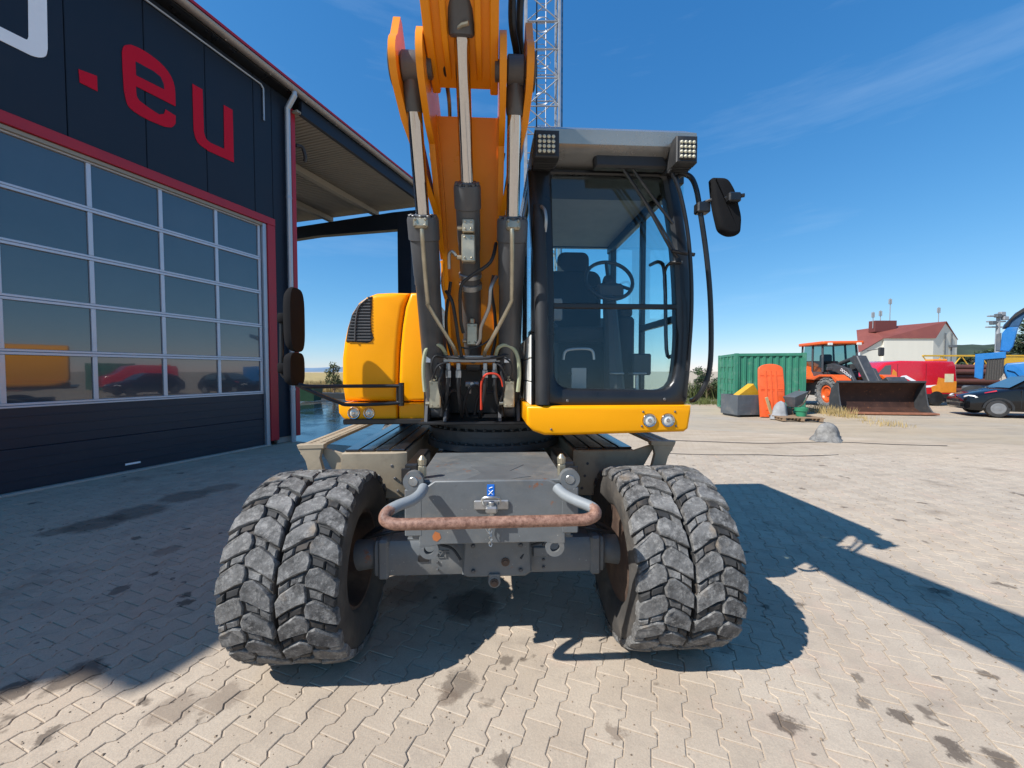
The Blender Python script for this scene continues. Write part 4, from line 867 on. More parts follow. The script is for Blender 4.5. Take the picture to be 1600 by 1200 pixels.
MB().box(CXR-.03, CXR-.024, YF+.0, YF+.66, 2.03, 2.87, .001).build('door_window', M['cab_glass'], cab); MB().box(CXR-.03, CXR-.024, YF+.0, YF+.66, 1.50, 1.98, .001).build('door_window', M['cab_glass'], cab); MB().box(CXR-.03, CXR-.024, YF+.71, YB-.09, 1.50, 2.87, .001).build('side_window', M['cab_glass'], cab)
MB().box(CXL+.05, CXR-.05, YB-.035, YB-.029, 2.20, 2.92, .001).build('rear_window', M['cab_glass'], cab)
# roof: grey slab with a visor that flares over the windscreen, dark lining below
rf = MB(); zt = 3.12
plan = [(CXL+.02, D(2.33)), (CXR-.06, D(2.33)), (CXR-.02, D(2.40)), (CXR-.02, YB), (CXL+.02, YB)]
rings = []
for (gx, z, fy) in ((-.0, 2.965, .06), (.015, 3.0, .0), (.0, 3.075, -.015), (-.05, 3.125, .05), (-.12, 3.145, .16)):
    rings.append([(CXL+.0-gx, D(2.32)+fy, z), (CXR-.05+gx, D(2.32)+fy, z), (CXR-.03+gx, D(2.46)+fy*.6, z), (CXR-.03+gx, YB+.02, z), (CXL+.0-gx, YB+.02, z)])
rf.loft(rings); rf.build('roof', M['visor'], cab, smooth=40)
MB().box(CXL+.06, CXR-.08, YF+.35, YB-.06, 2.93, 2.963, .005).build('ceiling_lining', M['ceiling'], cab)
MB().box(CXL+.06, CXR-.08, YF+.02, YF+.33, 2.90, 2.945, .005).build('sun_blind_box', M['interior'], cab)
vz = MB(); vz.prism([(cx(928, 2.38), cz(246, 2.38)), (cx(938, 2.38), cz(233, 2.38)), (cx(1030, 2.38), cz(231, 2.38)), (cx(1050, 2.38), cz(262, 2.38)), (cx(930, 2.38), cz(262, 2.38))], 'y', D(2.375), D(2.44), .012); vz.build('wiper_cover', M['plastic'], cab)
def work_lamp(px0, px1, py0, py1, hx0, hx1, hy0, hy1, d):
    b = MB(); b.mi = 0
    front = [(cx(hx0, d), D(d), cz(hy0, d)), (cx(hx1, d), D(d), cz(hy0, d)), (cx(hx1, d), D(d), cz(hy1, d)), (cx(hx0, d), D(d), cz(hy1, d))]
    f2 = inset([(p[0], p[2]) for p in front], .006); k = .26
    mid = sum((Vector(p) for p in front), Vector())/4
    back = [(mid.x+(p[0]-mid.x)*.75, D(d)+k, mid.z+(p[2]-mid.z)*.6+.02) for p in front]
    b.loft([[(p[0], D(d)-.006, p[1]) for p in f2], front, [(p[0], p[1]+.05, p[2]) for p in front], back])
    b.box(cx(px0, d), cx(px1, d), D(d)-.016, D(d), cz(py1, d), cz(py0, d), .004)
    for k_ in range(4): b.box(cx(hx0, d)+.004, cx(hx1, d)-.004, D(d)+.055+k_*.018, D(d)+.062+k_*.018, cz(hy1, d)-.005, cz(hy0, d)+.003, .001)
    nx, nz = 4, 4
    for i in range(nx):
        for j in range(nz):
            x = cx(px0+(px1-px0)*(i+.5)/nx, d); z = cz(py0+(py1-py0)*(j+.5)/nz, d); r = (px1-px0)/nx/FPX*d*.45
            b.mi = 1; b.rev((x, D(d)-.013, z), (x, D(d)-.024, z), [(0, r), (.005, r*.9), (.010, r*.4), (.011, .0005)], 8)
    return b.build('work_lamp', [M['plastic'], M['led']], cab, smooth=30)
work_lamp(839, 867, 217, 246, 835, 873, 209, 250, 2.24); work_lamp(1062, 1088, 219, 248, 1058, 1092, 211, 252, 2.24)
# wipers
wi = MB(); wy = D(CY)-.03
for a in (((955, 238), (975, 270), (1012, 325), (1046, 385), (1060, 402)), ((968, 236), (992, 272), (1020, 310), (1044, 340), (1052, 350))): wi.tube([(cx(x), wy+.045*max(0, cz(y)-1.6)*.6-.02, cz(y)) for x, y in a], .009, 6, 4)
wi.tube([(cx(x), wy+.03, cz(y)) for x, y in ((975, 262), (1000, 300), (1035, 350), (1064, 400))], .006, 6, 3); wi.cyl((cx(955), wy, cz(240)), (cx(955), wy-.03, cz(240)), .018, 10); wi.cyl((cx(969), wy, cz(238)), (cx(969), wy-.03, cz(238)), .018, 10)
wi.build('wiper', M['black'], cab)
# interior
se = MB(); sx, sy = .70, D(3.22)
se.prism(rrect(sx-.245, sx+.245, sy-.40, sy+.06, .06), 'z', 1.86, 1.98, .03, 3); se.prism(rrect(sx-.235, sx+.235, 1.95, 2.50, .09), 'y', sy+.02, sy+.15, .04, 3); se.prism(rrect(sx-.135, sx+.135, 2.43, 2.66, .06), 'y', sy+.04, sy+.13, .035, 3); se.box(sx-.2, sx+.2, sy-.3, sy+.1, 1.47, 1.86, .02)
for s_ in (-1, 1): se.prism(rrect(sx+s_*.32-.05, sx+s_*.32+.05, sy-.35, sy+.05, .03), 'z', 2.06, 2.14, .02, 2); se.box(sx+s_*.32-.06, sx+s_*.32+.06, sy-.36, sy-.06, 1.50, 2.06, .02)
se.build('seat', M['seat'], cab, smooth=50)
sw = MB(); c = Vector((cx(953, 2.85), D(2.85), cz(437, 2.85))); Xw = Matrix.Translation(c) @ Matrix.Rotation(R(62), 4, 'X')
n = 32; sw.loft([[Xw @ Vector(((.175+.014*math.cos(2*math.pi*j/8))*math.cos(2*math.pi*k/n), (.175+.014*math.cos(2*math.pi*j/8))*math.sin(2*math.pi*k/n), .014*math.sin(2*math.pi*j/8))) for j in range(8)] for k in range(n)], caps=False, closed=True)
for a in (90, 210, 330): sw.tube([Xw @ Vector((0, 0, -.02)), Xw @ Vector((.17*math.cos(R(a)), .17*math.sin(R(a)), 0))], .013, 6)
sw.cyl(Xw @ Vector((0, 0, -.03)), Xw @ Vector((0, 0, .01)), .045, 14); sw.build('steering_wheel', M['plastic'], cab, smooth=60)
co = MB(); co.tube([c+Vector((0, .02, -.03)), c+Vector((0, -.06, -.35)), (c.x, D(2.72), 1.48)], [.045, .055, .08], 10); co.box(c.x-.10, c.x+.10, D(2.80), D(2.88), c.z-.14, c.z-.03, .02); co.build('steering_column', M['interior'], cab)
it = MB(); it.box(CXL+.07, CXL+.24, YF+.35, YB-.1, 1.47, 2.02, .03); it.box(CXR-.17, CXR-.07, YF+.75, YB-.1, 1.47, 2.0, .03); it.box(CXL+.07, CXR-.07, YB-.28, YB-.07, 1.47, 2.12, .03); it.box(CXR-.24, CXR-.10, YF+.30, YF+.36, 1.62, 1.78, .01); it.build('console', M['interior'], cab)
pn = MB(); a = L(893, 596, 2.56); pn.box(a.x-.0, a.x+.10, a.y, a.y+.01, a.z-.05, a.z+.09, .004); pn.box(CXL+.08, CXL+.26, YF+.30, YF+.34, 2.02, 2.18, .01); pn.build('paper', M['ceiling'], cab)
pd = MB()
for px in (905, 965, 1000): q = L(px, 572, 2.70); pd.box(q.x-.05, q.x+.05, q.y, q.y+.12, q.z-.06, q.z-.045, .006, None); pd.tube([(q.x, q.y+.06, q.z-.05), (q.x, q.y+.05, 1.47)], .012, 6)
pd.tube([L(880, 562, 2.66), L(885, 548, 2.66), L(910, 545, 2.66), L(925, 548, 2.66), L(928, 562, 2.66)], .010, 8, 4); pd.build('pedals', M['steel'], cab)
dh = MB(); dh.tube([(CXR-.07, YF+.05, 1.75), (CXR-.09, YF+.08, 1.8), (CXR-.09, YF+.12, 2.3), (CXR-.09, YF+.2, 2.42), (CXR-.07, YF+.42, 2.46)], .013, 8, 4); dh.tube([(CXR-.10, YB-.3, 2.2), (CXR-.12, YB-.3, 2.25), (CXR-.12, YB-.3, 2.5), (CXR-.10, YB-.12, 2.55)], .012, 8, 4); dh.build('interior_handle', M['plastic'], cab)
# outside handrail and mirror on the door side
hr = MB(); hr.tube(Ls((1060, 276, 2.46), (1068, 272, 2.44), (1080, 278, 2.42), (1088, 296, 2.40), (1094, 330, 2.40), (1104, 400, 2.40), (1110, 470, 2.40), (1111, 545, 2.40), (1107, 585, 2.40), (1097, 610, 2.41), (1087, 623, 2.44), (1080, 626, 2.48)), .0155, 10, 5)
hr.tube(Ls((1050, 392, 2.43), (1070, 396, 2.44), (1085, 398, 2.44)), .012, 8); q = L(1097, 325, 2.40); hr.box(q.x-.04, q.x+.04, q.y-.03, q.y+.03, q.z-.035, q.z+.03, .008); hro = hr.build('handrail', M['black'], exc)
hr2 = MB(); hr2.tube(Ls((1049, 268, 2.40), (1062, 300, 2.39), (1074, 360, 2.385), (1080, 430, 2.385), (1080, 500, 2.385), (1074, 580, 2.39)), .012, 8, 5); hr2.tube(Ls((1040, 470, 2.6), (1038, 430, 2.58), (1046, 412, 2.55), (1066, 410, 2.5)), .010, 8, 4); hr2.build('door_rail', M['black'], exc)
ar = MB(); ar.tube(Ls((1097, 318, 2.40), (1115, 312, 2.36), (1140, 309, 2.33), (1163, 305, 2.31)), .012, 8, 4); q = L(1145, 310, 2.32); ar.box(q.x-.035, q.x+.04, q.y-.025, q.y+.02, q.z-.025, q.z+.03, .008); aro = ar.build('mirror_arm', M['black'], exc)
mo_ = ringpts([(1113, 276, 4), (1139, 276, 8), (1152, 296, 12), (1162, 338, 8), (1160, 364, 7), (1143, 367, 8), (1127, 359, 8), (1117, 318, 20)])
q3 = [L(p[0], p[1], 2.33) for p in mo_]; mr = MB(); mr.prism([(p.x, p.z) for p in q3], 'y', q3[0].y-.005, q3[0].y+.06, .022, 4); mr.build('mirror', M['mirror_black'], aro, smooth=50)

# ================================================================== yard and background
# lattice mast of a crane behind the cab
M['galv'] = mat('galvanised steel', (.30, .31, .32), .5, .3, var=.12)
mast = thing('lattice_crane_mast', 'tall pale steel lattice crane mast rising behind the excavator cab', 'crane mast', (P(846, 200, 18).x, 18, 0))
mw, mh = .72, 24
for sx in (-1, 1):
    for sy in (-1, 1): MB().box(sx*mw-.05, sx*mw+.05, sy*mw-.05, sy*mw+.05, 0, mh, .004).build('chord', M['galv'], mast)
for k in range(20):
    z = k*1.2
    for fx in (-1, 1):
        m_ = MB(); s = 1 if k % 2 else -1
        m_.tube([(-mw*s, fx*mw, z), (mw*s, fx*mw, z+1.2)], .026, 6); m_.tube([(-mw, fx*mw, z), (mw, fx*mw, z)], .026, 6); m_.build('brace', M['galv'], mast)
        m_ = MB(); m_.tube([(fx*mw, -mw*s, z), (fx*mw, mw*s, z+1.2)], .026, 6); m_.tube([(fx*mw, -mw, z+.6), (fx*mw, mw, z+.6)], .022, 6); m_.build('brace', M['galv'], mast)
ld = MB(); [ld.tube([(x, .1, 0), (x, .1, mh)], .02, 6) for x in (-.2, .2)]; [ld.tube([(-.2, .1, k*.3), (.2, .1, k*.3)], .012, 5) for k in range(80)]
ld.build('ladder', M['galv'], mast)
for k in range(9):
    cg = MB(); z = 9+k*1.6; cg.loft([[(.38*math.cos(a)+dx, .1-.38+.38*math.sin(a), z+dz) for a in [math.pi*2*i/12 for i in range(12)]] for dz, dx in ((0, 0), (.05, 0))], caps=False); cg.build('ladder_hoop', M['galv'], mast)
cl = MB(); [cl.tube([(mw+.16+.04*i, -.2, 3), (mw+.16+.04*i, -.2, mh)], .016, 5) for i in range(2)]; cl.tube([(-.25, -.4, 2), (-.25, -.4, mh)], .03, 6); cl.build('cable', M['rubber'], mast)

# green container
M['green'] = mat('weathered green container paint', (.035, .19, .115), .5, var=.14, vs=1.5, dirt=.32, dcol=(.30, .38, .30), ds=2.2, streak=(3, 3, .5), rust=.05)
ca = math.atan2(-.24, .97); cont = thing('shipping_container', 'small green corrugated steel container with flaking paint in the yard', 'container', (8.85, 15.4, 0), ca)
CLn, CWd, CH = 2.48, 2.44, 2.36
def corr(b, n, x0, x1, z0, z1, y, dep, flip):
    pts = []; w = (x1-x0)/n
    for k in range(n): x = x0+k*w; pts += [(x, 0), (x+w*.35, 0), (x+w*.5, dep), (x+w*.85, dep)]
    pts.append((x1, 0)); A = [((p, y+q, z0) if not flip else (y+q, p, z0)) for p, q in pts]; B = [((p, y+q, z1) if not flip else (y+q, p, z1)) for p, q in pts]; b.strip(A, B)
b = MB(); corr(b, 10, .12, CLn-.12, .14, CH-.1, .03, .045, False); b.build('side_wall', M['green'], cont, smooth=0)
b = MB(); corr(b, 10, .12, CLn-.12, .14, CH-.1, CWd-.03, -.045, False); b.build('side_wall', M['green'], cont, smooth=0)
b = MB(); corr(b, 9, .12, CWd-.12, .14, CH-.1, CLn-.03, -.045, True); b.build('end_wall', M['green'], cont, smooth=0)
for x in (0, CLn-.14):
    for y in (0, CWd-.14): MB().box(x, x+.14, y, y+.14, .02, CH, .01).build('corner_post', M['green'], cont)
for z in (.03, CH-.12):
    for y in (.012, CWd-.112): MB().box(.14, CLn-.14, y, y+.1, z, z+.11, .006).build('rail', M['green'], cont)
    for x in (.012, CLn-.112): MB().box(x, x+.1, .14, CWd-.14, z, z+.11, .006).build('rail', M['green'], cont)
MB().box(.05, CLn-.05, .05, CWd-.05, CH-.06, CH-.02, .004).build('roof', M['green'], cont)
for k in range(2):
    y0 = .15+k*1.08; dr = MB().box(.03, .07, y0, y0+1.06, .15, CH-.13, .006).build('door', M['green'], cont)
    for z in range(4): MB().box(.012, .03, y0+.08, y0+.98, .32+z*.5, .62+z*.5, .008).build('door_panel', M['green'], dr)
    for yy in (.25, .80): MB().tube([(.0, y0+yy, .1), (.0, y0+yy, CH-.1)], .022, 8).build('lock_rod', M['green'], dr)

# steel skip box with a folded yellow sheet
M['skip'] = mat('grey steel crate', (.085, .095, .105), .5, var=.15, dirt=.35, dcol=(.25, .22, .18), ds=3)
M['ysheet'] = mat('yellow plastic', (.62, .34, .02), .45, var=.08)
q = G(1152, 651); q2 = G(1205, 650); sk = thing('steel_crate', 'dark grey steel crate standing before the green container', 'crate', q, math.atan2(q2.y-q.y, q2.x-q.x)); Lb = (q2-q).length
b = MB(); t = .03; b.box(0, Lb, 0, t, .08, .78, .006); b.box(0, Lb, .9-t, .9, .08, .78, .006); b.box(0, t, t, .9-t, .08, .78, .006); b.box(Lb-t, Lb, t, .9-t, .08, .78, .006); b.box(0, Lb, 0, .9, .05, .09, .006); b.build('body', M['skip'], sk)
for x in (.05, Lb-.15): MB().box(x, x+.1, .05, .85, 0, .05, .004).build('foot', M['skip'], sk)
b = MB(); b.prism([(.15, .70), (.85, 1.18), (1.12, .80), (1.1, .76), (.2, .66)], 'y', .25, .55, .01); o = b.build('yellow_panel', M['ysheet']); o.location = q; o.rotation_euler = sk.rotation_euler; o.name = 'bent_sheet'; tag(o, 'bent yellow plastic panel sticking out of the grey steel crate', 'panel')
# orange board leaning on the container
M['oplastic'] = mat('orange moulded plastic', (.72, .10, .02), .42, var=.1, dirt=.2, dcol=(.4, .15, .08))
q = G(1208, 652); ob_ = thing('leaning_orange_board', 'tall orange moulded plastic board leaning upright against the green container', 'board', q, R(-14))
b = MB(); X = Matrix.Rotation(R(-10), 4, 'X'); pl_ = [(-.40, 0), (.40, 0), (.42, 1.2), (.40, 1.75)]+[(.40*math.cos(R(a)), 1.75+.20*math.sin(R(a))) for a in range(15, 180, 15)]+[(-.40, 1.75), (-.42, 1.2)]
b.prism(pl_, 'y', 0, .10, .03, 3, X=X); b.build('shell', M['oplastic'], ob_)
for k in range(3): MB().box(-.22+k*.16, -.14+k*.16, -.02, .02, .25, 1.7, .01, X).build('moulded_rib', M['oplastic'], ob_)
for z in (.95, 1.0, 1.5): MB().box(-.36, .36, -.015, .02, z, z+.03, .008, X).build('moulded_band', M['oplastic'], ob_)
# pallet with odds and ends
M['wood'] = mat('weathered wood', (.26, .17, .10), .8, var=.25, vs=6, streak=(1, 12, 1))
q = G(1243, 656); pal = thing('wooden_pallet', 'flat reddish brown wooden pallet lying on the yard before the container', 'pallet', q, R(-10))
for k in range(5): MB().box(-.65, .65, -.45+k*.2, -.45+k*.2+.13, .10, .125, .004).build('plank', M['wood'], pal)
for x in (-.6, -.05, .5): MB().box(x, x+.1, -.45, .5, 0, .1, .004).build('bearer', M['wood'], pal)
b = MB(); b.rev((q.x+.15, q.y-.05, .127), (q.x+.15, q.y-.05, .42), [(0, .14), (.18, .165), (.181, .19), (.29, .20), (.285, .18), (.02, .13)], 20); tag(b.build('bucket', mat('green bucket plastic', (.03, .22, .11), .45)), 'small green plastic bucket standing on the wooden pallet', 'bucket')
def lump(name, loc, r, h, m, seed, label, cat, flare=1.0):
    rnd = random.Random(seed*7+1); b = MB(); n = 26; rings = []; ph = [rnd.uniform(0, 6.3) for _ in range(6)]
    for k in range(11):
        t = k/10; rr = r*((1.35-1.1*t) if t < .25 else (1.08-.30*t))*math.sqrt(max(0, 1-t**4))*flare+.004 if t < 1 else .004
        rings.append([(rr*(1+.14*math.sin(2*a+ph[0]+t)+.09*math.sin(5*a+ph[1]+t*5)+rnd.gauss(0,.03))*math.cos(a)+.06*t*h, rr*(1+.08*math.sin(3*a+ph[2])+.04*math.sin(7*a+ph[3]+t*3))*math.sin(a)*.85, t*h-.01+.01*math.sin(4*a+ph[4])) for a in [2*math.pi*i/n for i in range(n)]])
    b.loft(rings); o = b.build(name, m, smooth=60); o.location = loc; return tag(o, label, cat)
M['cement'] = mat('set cement', (.20, .19, .175), .9, var=.45, vs=9, bump=.03, bs=11, dirt=.3, dcol=(.38, .35, .3))
lump('cement_lump', G(1291, 688), .27, .44, M['cement'], 3, 'grey lump of hardened cement lying alone on the paved yard', 'lump')
lump('sack', Vector((q.x-.30, q.y+.35, 0)), .24, .62, mat('pale grey sack', (.28, .28, .28), .8, var=.2), 8, 'pale grey sack slumped beside the orange board', 'sack')
wb = thing('wheelbarrow_frame', 'rusty tipped wheelbarrow leaning behind the pallet by the container', 'wheelbarrow', (q.x+.35, q.y+.55, 0), R(15))
b = MB(); b.tube([(-.4, .1, .35), (0, .05, .55), (.35, .1, 1.0)], .02, 8, 4); b.tube([(-.4, -.25, .35), (0, -.3, .5), (.45, -.2, .95)], .02, 8, 4); b.tube([(.1, .05, .6), (.1, -.28, .56)], .015, 6); b.tube([(-.1, .05, .5), (.0, 0, 0)], .015, 6); b.build('frame', M['rim'], wb)
b = MB(); b.loft([[(-.35, -.3, .75), (.25, -.3, .95), (.25, .15, .95), (-.35, .15, .75)], [(-.2, -.2, .40), (.1, -.2, .5), (.1, .08, .5), (-.2, .08, .40)]]); b.build('tray', M['skip'], wb)
b = MB(); b.rev((-.42, -.12, .2), (-.42, -.02, .2), [(0, .1), (.01, .19), (.09, .19), (.1, .1)], 20); b.build('wheel', M['rubber'], wb)
b = MB(); qa = G(1206, 652)+Vector((.05, .05, 0)); b.box(-.05, .05, -.02, .02, 0, .75, .005, Matrix.Translation(qa) @ Matrix.Rotation(R(-18), 4, 'Y')); tag(b.build('loose_plank', mat('pale plank', (.5, .36, .18), .7)), 'short pale plank leaning against the foot of the orange board', 'plank')

# wheel loader
M['lorange'] = mat('loader orange paint', (.72, .105, .012), .38, var=.06, dirt=.2, dcol=(.4, .2, .1))
M['lgrey'] = mat('loader dark grey paint', (.045, .047, .05), .45, var=.15, dirt=.3, dcol=(.2, .17, .14))
M['brust'] = mat('rusty bucket steel', (.06, .026, .017), .65, .2, var=.3, vs=3, rust=.25, dirt=.3, dcol=(.05, .03, .022))
M['bedge'] = mat('bright rust cutting edge', (.30, .12, .065), .6, var=.25, vs=5)
ldr = thing('wheel_loader', 'orange wheel loader with dark lift arm and wide rusty bucket lowered to the ground', 'wheel loader', (14.69, 16.5, 0), R(-8)); ldr.scale = (.95, 1, 1)
def lwheel(x, y):
    r_ = .68; w = MB(); s = -1 if x < 0 else 1
    w.rev((x-s*.25, y, r_), (x+s*.27, y, r_), [(0, .3), (0, .40), (.03, .43), (.36, .43), (.44, .40), (.46, .30), (.40, .26), (.38, .12), (.42, .11), (.43, .02)], 28)
    wo = w.build('wheel', M['lorange'], ldr)
    t_ = MB(); t_.rev((x-s*.29, y, r_), (x+s*.29, y, r_), [(.29, .34), (.05, .40), (0, .52), (.03, .62), (.08, .65), (.50, .65), (.55, .62), (.58, .52), (.53, .40), (.29, .34)], 36)
    for k in range(20):
        for j in (0, 1):
            a = 2*math.pi*(k+.5*j)/20; X = Matrix.Translation((x, y, r_)) @ Matrix.Rotation(a, 4, 'X'); xa, xb = ((-.29, -.02) if j else (.02, .29)); t_.box(xa, xb, -.065, .065, .62, .69, .015, X)
    t_.build('tyre', M['tyre'], wo)
for x in (-1.0, 1.0):
    for y in (0, 3.1): lwheel(x, y)
b = MB(); b.box(-.45, .45, -.3, 1.4, .55, 1.25, .03); b.box(-.6, .6, 1.4, 4.2, .5, 1.2, .03); b.build('chassis', M['lgrey'], ldr)
b = MB(); b.prism([(1.9, 1.1), (4.6, 1.0), (4.7, 1.5), (4.4, 2.1), (2.6, 2.15), (1.8, 1.55)], 'x', -.95, .95, .05, 3); b.build('engine_cover', M['lorange'], ldr)
for s in (-1, 1):
    b = MB(); b.prism([(-.80, .95), (-.75, 1.30), (-.35, 1.50), (.5, 1.50), (.95, 1.38), (1.6, 1.42), (1.9, 1.85), (2.5, 1.95), (2.4, 1.3), (.85, 1.25), (.45, 1.40), (-.3, 1.40)], 'x', s*.72, s*1.24, .02); b.build('fender', M['lorange'], ldr)
cabn = MB(); cabn.box(-.80, .80, 1.0, 2.6, 1.25, 1.62, .03)
for s in (-1, 1):
    for y, y2 in ((1.05, 1.0), (2.55, 2.6), (1.75, 1.75)): cabn.tube([(s*.77, y2, 1.6), (s*.72, y+.08, 2.86)], .045, 8)
cabn.build('loader_cab', M['lgrey'], ldr)
MB().prism(rrect(-.90, .90, .82, 2.75, .12), 'z', 2.86, 3.0, .04, 3).build('cab_roof', M['lorange'], ldr)
lg = glass('loader glass', (.42, .60, .60), 1.5)
MB().add([(-.74, 1.02, 1.62), (.74, 1.02, 1.62), (.70, 1.13, 2.86), (-.70, 1.13, 2.86)], [(0, 1, 2, 3)]).build('windscreen', lg, ldr, smooth=0)
for s in (-1, 1): MB().add([(s*.76, 1.05, 1.62), (s*.76, 2.55, 1.62), (s*.71, 2.5, 2.86), (s*.71, 1.15, 2.86)], [(0, 1, 2, 3)]).build('side_window', lg, ldr, smooth=0)
MB().add([(-.74, 2.58, 1.62), (.74, 2.58, 1.62), (.70, 2.5, 2.86), (-.70, 2.5, 2.86)], [(0, 1, 2, 3)]).build('rear_window', lg, ldr, smooth=0)
b = MB(); b.prism(rrect(-.25, .25, 1.6, 2.45, .1), 'y', 1.95, 2.1, .03, 2); b.prism(rrect(-.25, .25, 1.55, 2.0, .08), 'z', 1.65, 1.8, .03, 2); b.build('seat', M['seat'], ldr)
for x in (-.6, .62): MB().box(x-.1, x+.1, .76, .84, 2.80, 2.92, .02).build('work_lamp', M['lens'], ldr)
for s in (-1, 1):
    b = MB(); b.prism([(1.15, 1.72), (1.2, 1.95), (.7, 2.0), (-.3, 1.75), (-.84, .95), (-.80, .6), (-.66, .62), (-.25, 1.35), (.5, 1.62)], 'x', s*.42, s*.56, .015); b.build('lift_arm', M['lgrey'], ldr)
    b = MB(); b.tube([(s*.78, .80, 1.30), (s*.8, .55, 1.75)], .02, 6); b.box(s*.8-.12, s*.8+.12, .45, .55, 1.68, 1.82, .02); b.build('front_lamp', M['lgrey'], ldr)
    b = MB(); b.tube([(s*.49, .9, .95), (s*.49, .1, 1.35)], .075, 10); b.build('lift_ram', M['lgrey'], ldr)
b = MB(); b.prism([(.2, 2.12), (.0, 2.32), (-.25, 2.3), (-.95, 1.25), (-.8, 1.05), (-.2, 1.8)], 'x', -.2, .2, .03); b.tube([(0, 1.2, 1.95), (0, .2, 2.2)], .09, 10); b.build('tilt_lever', M['lgrey'], ldr)
b = MB(); b.tube([(.95, .8, 2.55), (1.25, .55, 2.62), (1.3, .5, 2.58)], .02, 6); b.box(1.18, 1.42, .42, .52, 2.30, 2.68, .04); b.build('mirror', M['plastic'], ldr)
bw = 1.58; prof_o = [(-1.75, .02), (-1.15, .0), (-.86, .16), (-.80, .55), (-.92, .95), (-1.18, 1.22), (-1.28, 1.25)]; prof_i = [(-1.27, 1.20), (-1.16, 1.16), (-.96, .92), (-.85, .55), (-.90, .20), (-1.17, .06), (-1.74, .05)]
bk = MB().prism(prof_o+prof_i, 'x', -bw, bw, .005).build('bucket', M['brust'], ldr, smooth=25)
for s in (-1, 1): MB().prism([(-1.72, .03), (-1.15, .01), (-.86, .17), (-.80, .55), (-.92, .95), (-1.18, 1.20), (-1.30, 1.24), (-1.36, .8), (-1.48, .32)], 'x', s*(bw+.002), s*(bw+.042), .005).build('bucket_side', M['lgrey'], bk)
MB().box(-bw-.05, bw+.05, -1.92, -1.62, .0, .07, .01, Matrix.Rotation(R(0), 4, 'X')).build('cutting_edge', M['bedge'], bk)
MB().box(-bw-.045, bw+.045, -1.34, -1.20, 1.19, 1.27, .012).build('bucket_lip', M['lgrey'], bk)
MB().prism([(-1.15, 1.27), (-.85, 1.15), (-.80, 1.30), (-1.0, 1.42)], 'x', .4, 1.1, .01).build('spill_guard', M['lgrey'], bk)
text_mesh('DOOSAN', .17, (-.565, -.18, 1.56), (R(90), R(28), R(-90)), M['letter_white'], 'lettering', ldr, .002)
# dry grass by the loader and along the container
def grass(name, spots, m, seed, label, cat):
    rnd = random.Random(seed); b = MB()
    for (x, y, n, h, sp) in spots:
        for k in range(n):
            bx0 = x+rnd.gauss(0, sp); by0 = y+rnd.gauss(0, sp*.8); a = rnd.uniform(0, 6.3); hh = h*rnd.uniform(.4, 1.1); w = .006+hh*.012; lx_, ly_ = rnd.gauss(0, .25)*hh, rnd.gauss(0, .25)*hh
            dx, dy = math.cos(a)*w, math.sin(a)*w
            b.add([(bx0-dx, by0-dy, -.03), (bx0+dx, by0+dy, -.03), (bx0+lx_*.5+dx*.6, by0+ly_*.5+dy*.6, hh*.6), (bx0+lx_*.5-dx*.6, by0+ly_*.5-dy*.6, hh*.6), (bx0+lx_, by0+ly_, hh)], [(0, 1, 2, 3), (3, 2, 4)])
    o = b.build(name, m, smooth=0, recalc=False); return tag(o, label, cat, kind='stuff')
M['straw'] = mat('dry straw grass', (.40, .29, .12), .9, var=.3, vs=3)
M['weed'] = mat('green weed', (.10, .12, .03), .85, var=.4, vs=3)
gs = [G(1275+k*12, 640+k*2.4+random.uniform(-3, 3)) for k in range(12)]
grass('dry_grass', [(p.x, p.y, 70 if i < 5 else 30, .36 if i < 5 else .13, .22) for i, p in enumerate(gs)], M['straw'], 5, 'dry straw coloured grass growing beside the loader wheel and bucket', 'grass')
grass('field_grass', [(P(x, 0, d).x, d, 220, .9, .9) for x in range(470, 552, 6) for d in (27, 30, 34)], M['straw'], 6, 'tall golden grass at the edge of the field behind the hall', 'grass')
grass('verge_weeds', [(P(x, 0, 24).x, 24, 160, 1.1, .7) for x in range(1096, 1150, 7)]+[(P(x, 0, 20).x, 20.0, 160, .30, .6) for x in range(1088, 1126, 6)], M['weed'], 7, 'green and straw weeds growing left of the container', 'weeds')

# leafy plants and trees
def leafy(b, rnd, c, rx, rz, n, size):
    for k in range(n):
        u = rnd.random()**.45; th = rnd.uniform(0, 6.3); ph = math.acos(rnd.uniform(-1, 1))
        p = Vector(c)+Vector((rx*u*math.sin(ph)*math.cos(th), rx*u*math.sin(ph)*math.sin(th), rz*u*math.cos(ph)))
        a = Vector((rnd.gauss(0, 1), rnd.gauss(0, 1), rnd.gauss(0, 1))).normalized(); e = a.orthogonal().normalized(); s_ = size*rnd.uniform(.6, 1.3)
        b.add([p-a*s_, p+e*s_*.45, p+a*s_, p-e*s_*.45], [(0, 1, 2, 3)])
def tree(name, loc, h, r, clumps, leaves, size, m, label, cat='tree', seed=1, group=None, trunk_r=None):
    rnd = random.Random(seed); t = thing(name, label, cat, loc, 0, group); tr = trunk_r or h*.022
    tb_ = MB(); tb_.tube([(0, 0, -.1), (.02*h, 0, h*.3), (0, .01*h, h*.6), (.02*h, 0, h*.85)], [tr*1.3, tr, tr*.7, tr*.3], 8)
    cr = MB()
    for k in range(clumps):
        a = rnd.uniform(0, 6.3); z = h*rnd.uniform(.28, .95); rr = r*math.sqrt(max(.05, 1-((z/h-.55)/.5)**2))*rnd.uniform(.3, .9)
        c = (rr*math.cos(a), rr*math.sin(a), z); tb_.tube([(0, 0, max(.1, z-.25*h)), (c[0]*.5, c[1]*.5, z-.06*h), c], [tr*.4, tr*.25, tr*.1], 5)
        leafy(cr, rnd, c, r*rnd.uniform(.22, .42), h*rnd.uniform(.06, .12), leaves, size)
    tb_.build('trunk', M['wood'], t); cr.build('crown', m, t, smooth=0, recalc=False); return t
